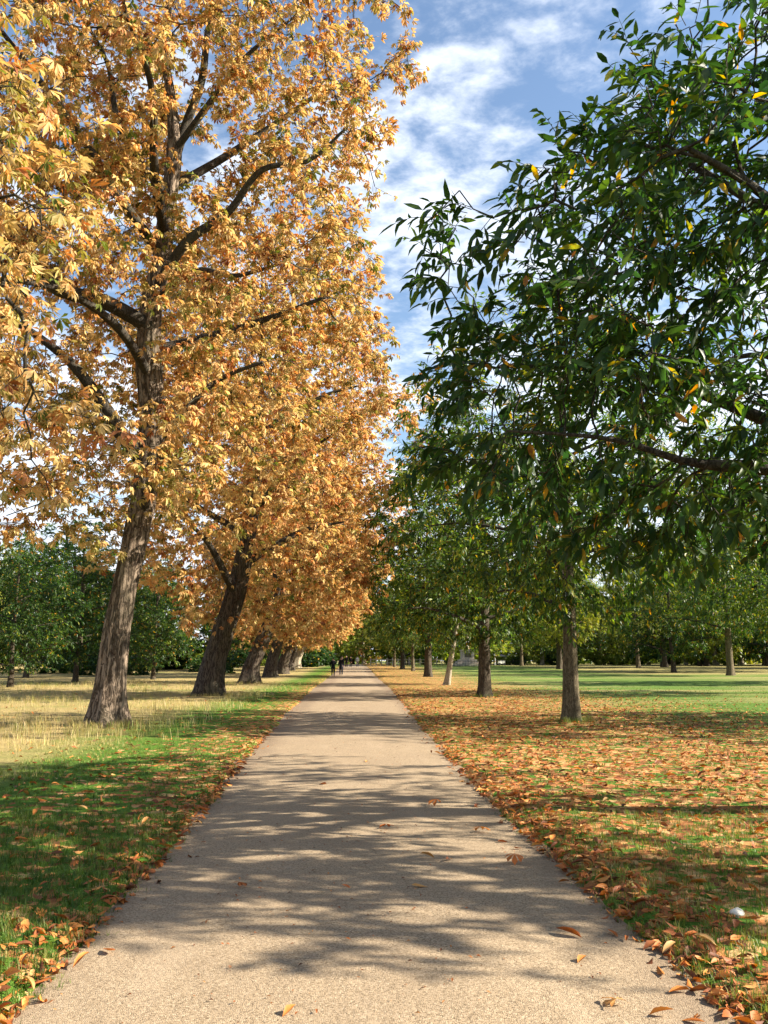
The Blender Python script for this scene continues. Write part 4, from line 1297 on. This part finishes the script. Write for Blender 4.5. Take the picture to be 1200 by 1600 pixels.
def plain(name, col, rough=0.7, spec=0.3, noise_scale=None, amt=0.3):
    k = NT(name)
    c = (*col, 1)
    if noise_scale:
        pos = k.n('TexCoord').outputs['Object']
        c = k.mix(k.rng(k.noise(pos, noise_scale, 5, .6), .35, .7), (*[v * (1 - amt) for v in col], 1), (*[min(1, v * (1 + amt)) for v in col], 1))
    return k.surface(k.n('BsdfPrincipled', {'Base Color': c, 'Roughness': rough, 'Specular IOR Level': spec}).outputs[0])


def bm_obj(name, bm, mat, parent=None, smooth=False):
    me = bpy.data.meshes.new(name)
    bmesh.ops.recalc_face_normals(bm, faces=bm.faces)
    bm.to_mesh(me); bm.free()
    if smooth: me.polygons.foreach_set('use_smooth', np.ones(len(me.polygons), bool))
    return link(name, me, parent, mat)


def box(bm, x0, x1, y0, y1, z0, z1, bev=0.0):
    r = bmesh.ops.create_cube(bm, size=1)
    for v in r['verts']:
        v.co = Vector(((x0 + x1) / 2 + v.co.x * (x1 - x0), (y0 + y1) / 2 + v.co.y * (y1 - y0), (z0 + z1) / 2 + v.co.z * (z1 - z0)))
    if bev:
        bmesh.ops.bevel(bm, geom=list({e for v in r['verts'] for e in v.link_edges}), offset=bev, segments=2, affect='EDGES')


def skin_mesh(J, E, mat_of, mats, name='body', levels=1):
    """One continuous body grown over a joint skeleton J {name: (x,y,z,r)}; mat_of(centre) picks the material of a face."""
    me = bpy.data.meshes.new(name)
    names = list(J)
    me.from_pydata([J[k][:3] for k in names], [(names.index(a), names.index(b)) for a, b in E], [])
    o = bpy.data.objects.new(name, me)
    COL.objects.link(o)
    o.modifiers.new('skin', 'SKIN').use_smooth_shade = True
    for i, k in enumerate(names):
        r = J[k][3]
        me.skin_vertices[0].data[i].radius = (r, r) if not isinstance(r, tuple) else r
        me.skin_vertices[0].data[i].use_root = (i == 0)
    s = o.modifiers.new('sub', 'SUBSURF'); s.levels = levels; s.render_levels = levels
    dg = bpy.context.evaluated_depsgraph_get()
    m2 = bpy.data.meshes.new_from_object(o.evaluated_get(dg))
    bpy.data.objects.remove(o)
    m2.name = name
    m2.materials.clear()
    for m in mats: m2.materials.append(m)
    for p in m2.polygons:
        p.material_index = mat_of(p.center); p.use_smooth = True
    return m2


M_SKIN = plain('skin', (0.50, 0.31, 0.23), .55)
M_HAIR = plain('dark_hair', (0.025, 0.018, 0.014), .5)
M_BLACK = plain('black_coat_cloth', (0.014, 0.014, 0.017), .85, .1, 30)
M_NAVY = plain('dark_trouser_cloth', (0.018, 0.02, 0.028), .85, .1, 30)
M_GREYC = plain('pale_grey_cloth', (0.55, 0.57, 0.60), .85, .1, 30)
M_BLUEC = plain('blue_denim_cloth', (0.09, 0.13, 0.22), .85, .1, 30)
M_SHOE = plain('pale_shoe', (0.45, 0.42, 0.38), .6)
M_SHOED = plain('dark_shoe', (0.02, 0.018, 0.016), .5)


def person(loc, rz, label, group, coat, trousers, shoe, stride=0.2, scale=1.0, coat_hem=0.8, bag=False, hold=False):
    root = empty('person', loc, rz, scale)
    s = stride
    J = {'pelvis': (0, 0, .95, (.19, .14)), 'waist': (0, .01, 1.1, (.175, .135)), 'chest': (0, .02, 1.32, (.205, .145)), 'collar': (0, .01, 1.46, (.125, .10)), 'neck': (0, .02, 1.53, .052),
         'head': (0, .035, 1.64, (.088, .106)), 'crown': (0, .03, 1.72, (.078, .092))}
    E = [('pelvis', 'waist'), ('waist', 'chest'), ('chest', 'collar'), ('collar', 'neck'), ('neck', 'head'), ('head', 'crown')]
    for sg, n in ((-1, 'l'), (1, 'r')):
        f = s * sg
        J.update({'hip' + n: (.095 * sg, 0, .86, .115), 'knee' + n: (.10 * sg, f * .75 + .03, .48, .085), 'ankle' + n: (.10 * sg, f * 1.3 - .03 - (.06 if f < 0 else 0), .09 + (.05 if f < 0 else 0), .062),
                  'toe' + n: (.11 * sg, f * 1.3 + .12 - (.06 if f < 0 else 0), .035, .034),
                  'sh' + n: (.185 * sg, .01, 1.42, .082), 'elb' + n: (.25 * sg, -f * .5 - .02, 1.15, .064)})
        if hold and sg > 0: J['wri' + n] = (.14 * sg, .24, 1.16, .03); hd = np.array([-.5, .8, .15])
        else: J['wri' + n] = (.25 * sg, -f * .8 + .06, .92, .03); hd = np.array([0, .15, -1.0])
        E += [('pelvis', 'hip' + n), ('hip' + n, 'knee' + n), ('knee' + n, 'ankle' + n), ('ankle' + n, 'toe' + n), ('collar', 'sh' + n), ('sh' + n, 'elb' + n), ('elb' + n, 'wri' + n)]
        w = np.array(J['wri' + n][:3]); hd = hd / np.linalg.norm(hd)
        pal = w + hd * .07
        J['palm' + n] = (*pal, (.034, .018)); E.append(('wri' + n, 'palm' + n))
        acr = np.array([0, 1.0, 0]) if not (hold and sg > 0) else np.array([0, 0, 1.0])
        for q, ln in enumerate((.075, .085, .08, .062)):
            b = pal + acr * (.027 - .018 * q) + hd * .02
            J['f%d%s' % (q, n)] = (*b, .009); J['g%d%s' % (q, n)] = (*(b + hd * ln * .55 + np.array([-.008 * sg, 0, 0])), .0085); J['t%d%s' % (q, n)] = (*(b + hd * ln + np.array([-.025 * sg, 0, 0])), .007)
            E += [('palm' + n, 'f%d%s' % (q, n)), ('f%d%s' % (q, n), 'g%d%s' % (q, n)), ('g%d%s' % (q, n), 't%d%s' % (q, n))]
        b = w + hd * .03 + acr * .03
        J['th' + n] = (*b, .011); J['tt' + n] = (*(b + hd * .05 + acr * .03), .009)
        E += [('wri' + n, 'th' + n), ('th' + n, 'tt' + n)]
    wr = [np.array(J['wri' + n][:3]) for n in 'lr']

    def mat_of(c):
        c = np.array(c)
        if c[2] > 1.50: return 0
        if c[2] < .10: return 3
        for n, sg in (('l', -1), ('r', 1)):
            w = np.array(J['wri' + n][:3]); e = np.array(J['elb' + n][:3])
            if np.dot(c - w, w - e) > 0 and np.linalg.norm(c - w) < .24: return 0
        return 1 if c[2] > coat_hem or abs(c[0]) > .2 else 2
    link('body', skin_mesh(J, E, mat_of, [M_SKIN, coat, trousers, shoe], levels=2), root)
    # hair and face
    bm = bmesh.new()
    bmesh.ops.create_uvsphere(bm, u_segments=14, v_segments=10, radius=1)
    for v in bm.verts: v.co = Vector((v.co.x * .084, v.co.y * .10 + .012, v.co.z * .10 + 1.695))
    bmesh.ops.delete(bm, geom=[v for v in bm.verts if v.co.z < 1.66 and v.co.y > -.01 or v.co.z < 1.60 or (v.co.y > .085 and v.co.z < 1.73)], context='VERTS')
    bm_obj('hair', bm, M_HAIR, root, True)
    bm = bmesh.new()
    bmesh.ops.create_cone(bm, segments=6, radius1=.017, radius2=.006, depth=.045, cap_ends=True)
    for v in bm.verts: v.co = Vector((v.co.x, v.co.y + .125, v.co.z + 1.635))
    bm_obj('nose', bm, M_SKIN, root, True)
    for sg in (-1, 1):
        bm = bmesh.new(); bmesh.ops.create_uvsphere(bm, u_segments=8, v_segments=6, radius=.011)
        for v in bm.verts: v.co += Vector((.03 * sg, .112, 1.66))
        bm_obj('eye', bm, M_HAIR, root, True)
        bm = bmesh.new(); bmesh.ops.create_uvsphere(bm, u_segments=8, v_segments=6, radius=.028)
        for v in bm.verts: v.co = Vector((v.co.x * .35 + .078 * sg, v.co.y * .7 + .02, v.co.z + 1.645))
        bm_obj('ear', bm, M_SKIN, root, True)
    if coat_hem < .8:
        # the skirt of a long coat
        P = [(0, 0, 1.05), (0, 0, .9), (0, 0, coat_hem)]
        V, T = tube(np.array(P), np.array([.165, .19, .215]), 14, lambda th, i, p: 1 - .22 * np.sin(th) ** 2, cap=False)
        link('coat_skirt', tri_mesh('coat_skirt', V, T, smooth=True), root, coat)
    tag(root, label, 'person', group)
    return root


def build_people():
    g = 'people walking along the path'
    for x, y, rz, lab, coat, tr, sh, st, sc, hem, hold in [
        (-2.15, 84, 0, 'person in a black coat, left of the two nearest walkers, one forearm raised', M_BLACK, M_NAVY, M_SHOED, .10, 1.03, .78, True),
        (-1.40, 87, 0, 'person in black with pale shoes, right of the two nearest walkers', M_BLACK, M_NAVY, M_SHOE, .08, 1.06, .62, False),
        (-1.75, 118, 3.1, 'person in dark clothes half hidden behind the two nearest walkers', M_BLACK, M_BLUEC, M_SHOED, .14, 1.0, .8, False),
        (-1.35, 136, 3.1, 'tall person in a dark coat just right of the two nearest walkers', M_BLACK, M_NAVY, M_SHOED, .16, 1.05, .7, False),
        (-0.65, 138, 3.1, 'shorter person in dark clothes in the far walking group', M_BLACK, M_NAVY, M_SHOED, .12, .96, .8, False),
        (0.45, 140, 0, 'person in a pale top and blue trousers, rightmost of the far walkers', M_GREYC, M_BLUEC, M_SHOE, .16, 1.0, .8, False)]:
        person((x, y, float(rise(x, y)) + .02), rz, lab, g, coat, tr, sh, st, sc, hem, hold=hold)


build_people()


def build_monument():
    st = plain('pale_monument_stone', (0.46, 0.40, 0.33), .85, .2, 3.0, .25)
    x, y = 21.0, 156.0
    r = empty('monument', (x, y, gz(x, y)))
    for nm, a in (('step', [(-2.6, 2.6, 0, .45), (-2.1, 2.1, .453, .85), (-1.65, 1.65, .853, 1.2)]), ('pedestal', [(-1.15, 1.15, 1.2, 2.75)]), ('cornice', [(-1.3, 1.3, 2.75, 2.98)])):
        for x0, x1, z0, z1 in a:
            bm = bmesh.new(); box(bm, x0, x1, x0, x1, z0, z1, .04)
            bm_obj(nm, bm, st, r)
    bm = bmesh.new(); box(bm, -.62, .62, -1.19, -1.152, 1.6, 2.4, .01)
    bm_obj('panel', bm, plain('dark_bronze_panel', (0.10, 0.085, 0.06), .5), r)
    # a plain standing draped figure
    J = {'p': (0, 0, 3.2, (.34, .28)), 'a': (0, 0, 3.9, (.27, .22)), 'b': (.02, 0, 4.45, (.29, .2)), 'c': (0, 0, 4.72, .12), 'd': (0, -.02, 4.95, .15), 'e': (0, 0, 5.1, .1),
         'sl': (-.32, 0, 4.55, .11), 'el': (-.42, -.08, 4.15, .09), 'wl': (-.28, -.3, 3.95, .06), 'sr': (.34, 0, 4.6, .11), 'er': (.58, -.05, 4.9, .08), 'wr': (.62, -.1, 5.35, .055)}
    E = [('p', 'a'), ('a', 'b'), ('b', 'c'), ('c', 'd'), ('d', 'e'), ('b', 'sl'), ('sl', 'el'), ('el', 'wl'), ('b', 'sr'), ('sr', 'er'), ('er', 'wr')]
    link('statue', skin_mesh(J, E, lambda c: 0, [plain('pale_statue_stone', (.55, .52, .47), .8, .2, 2.0, .2)], 'statue', 2), r)
    tag(r, 'pale stone statue on a stepped pedestal beyond the lawn, beside the thick dark trunk', 'monument')
    # low iron railing in front of it
    iron = plain('dark_iron', (0.03, 0.03, 0.03), .5)
    f = empty('railing', (14.0, 147, gz(14, 147)))
    for z in (.25, .95):
        bm = bmesh.new(); box(bm, 0, 18, -.025, .025, z - .025, z + .025); bm_obj('rail', bm, iron, f)
    pm = None
    for i in range(37):
        if pm is None:
            bm = bmesh.new(); box(bm, -.02, .02, -.02, .02, 0, 1.05)
            bmesh.ops.create_cone(bm, segments=6, radius1=.035, radius2=0, depth=.1, cap_ends=True, matrix=Matrix.Translation((0, 0, 1.1)))
            o = bm_obj('bar', bm, iron, f); pm = o.data
        else: o = link('bar', pm, f)
        o.location = (i * .5, 0, 0)
    tag(f, 'low dark iron railing in front of the stone statue', 'railing')
    # timber post and rail fence along the far end of the lawn, right of the path
    wood = plain('pale_weathered_timber', (.42, .36, .27), .9, .1, 6.0, .3)
    f = empty('post_fence', (3.2, 168, gz(3.2, 168)))
    for i in range(14):
        bm = bmesh.new(); box(bm, i * 1.1 - .09, i * 1.1 + .09, -.09, .09, 0, 1.5 + .12 * math.sin(i * 2.1), .02); bm_obj('post', bm, wood, f)
    for z in (.6, 1.15):
        bm = bmesh.new(); box(bm, -.1, 14.4, .092, .14, z - .06, z + .06, .01); bm_obj('rail', bm, wood, f)
    tag(f, 'pale timber post and rail fence across the far end beside the path', 'fence')
    # white cart under a dark canopy
    wh = plain('white_paint', (.78, .78, .76), .5, .4)
    x, y = 30.2, 172.0
    c = empty('cart', (x, y, gz(x, y)), .15)
    bm = bmesh.new(); box(bm, -.75, .75, -.4, .4, .35, 1.0, .05); bm_obj('body', bm, wh, c)
    bm = bmesh.new(); box(bm, -.8, .8, -.45, .45, 1.003, 1.05, .01); bm_obj('worktop', bm, plain('grey_worktop', (.4, .4, .4), .4), c)
    for sx in (-.7, .7):
        for sy in (-.38, .38):
            bm = bmesh.new(); box(bm, sx - .02, sx + .02, sy - .02, sy + .02, 1.05, 1.9); bm_obj('post', bm, iron, c)
    bm = bmesh.new(); bmesh.ops.create_cone(bm, segments=4, radius1=1.35, radius2=.1, depth=.4, cap_ends=True, matrix=Matrix.Translation((0, 0, 2.08)) @ Matrix.Rotation(math.pi / 4, 4, 'Z'))
    bm_obj('canopy', bm, M_NAVY, c)
    for sx in (-.5, .5):
        for sy in (-.42, .42):
            bm = bmesh.new(); bmesh.ops.create_cone(bm, segments=18, radius1=.28, radius2=.28, depth=.05, cap_ends=True, matrix=Matrix.Translation((sx, sy, .28)) @ Matrix.Rotation(math.pi / 2, 4, 'X'))
            bm_obj('wheel', bm, iron, c)
    tag(c, 'small white cart under a dark canopy far across the lawn', 'cart')
    person((28.6, 170.5, gz(28.6, 170.5)), 2.0, 'person in white standing beside the small white cart', None, M_GREYC, M_GREYC, M_SHOE, .05, 1.0, .8)


build_monument()


def build_mushroom():
    """The one bright white cap in the litter at the right edge."""
    x, y = 2.36, 5.36
    cream = plain('cream_mushroom', (.70, .65, .54), .6, .25, 40, .16)
    r = empty('mushroom', (x, y, gz(x, y) - .018))
    prof = [(.0, .072), (.02, .071), (.036, .062), (.045, .048), (.044, .040), (.03, .040), (.013, .042)]
    n = 24
    V, T = [], []
    for i, (rad, z) in enumerate(prof):
        for j in range(n):
            a = 2 * math.pi * j / n
            w = 1 + .06 * math.sin(3 * a + 1) * (rad > .02)
            V.append((rad * w * math.cos(a), rad * w * math.sin(a) * .92, z + .004 * math.sin(2 * a)))
    for i in range(len(prof) - 1):
        for j in range(n):
            a, b = i * n + j, i * n + (j + 1) % n
            T += [(a, b, b + n), (a, b + n, a + n)]
    link('cap', tri_mesh('cap', np.array(V), np.array(T), smooth=True), r, cream)
    v, t = tube(np.array([(0, 0, -.01), (.002, 0, .02), (0, 0, .045)]), np.array([.013, .011, .012]), 12)
    link('stalk', tri_mesh('stalk', v, t, smooth=True), r, cream)
    tag(r, 'bright white round mushroom cap among leaves on the right verge', 'mushroom')


build_mushroom()
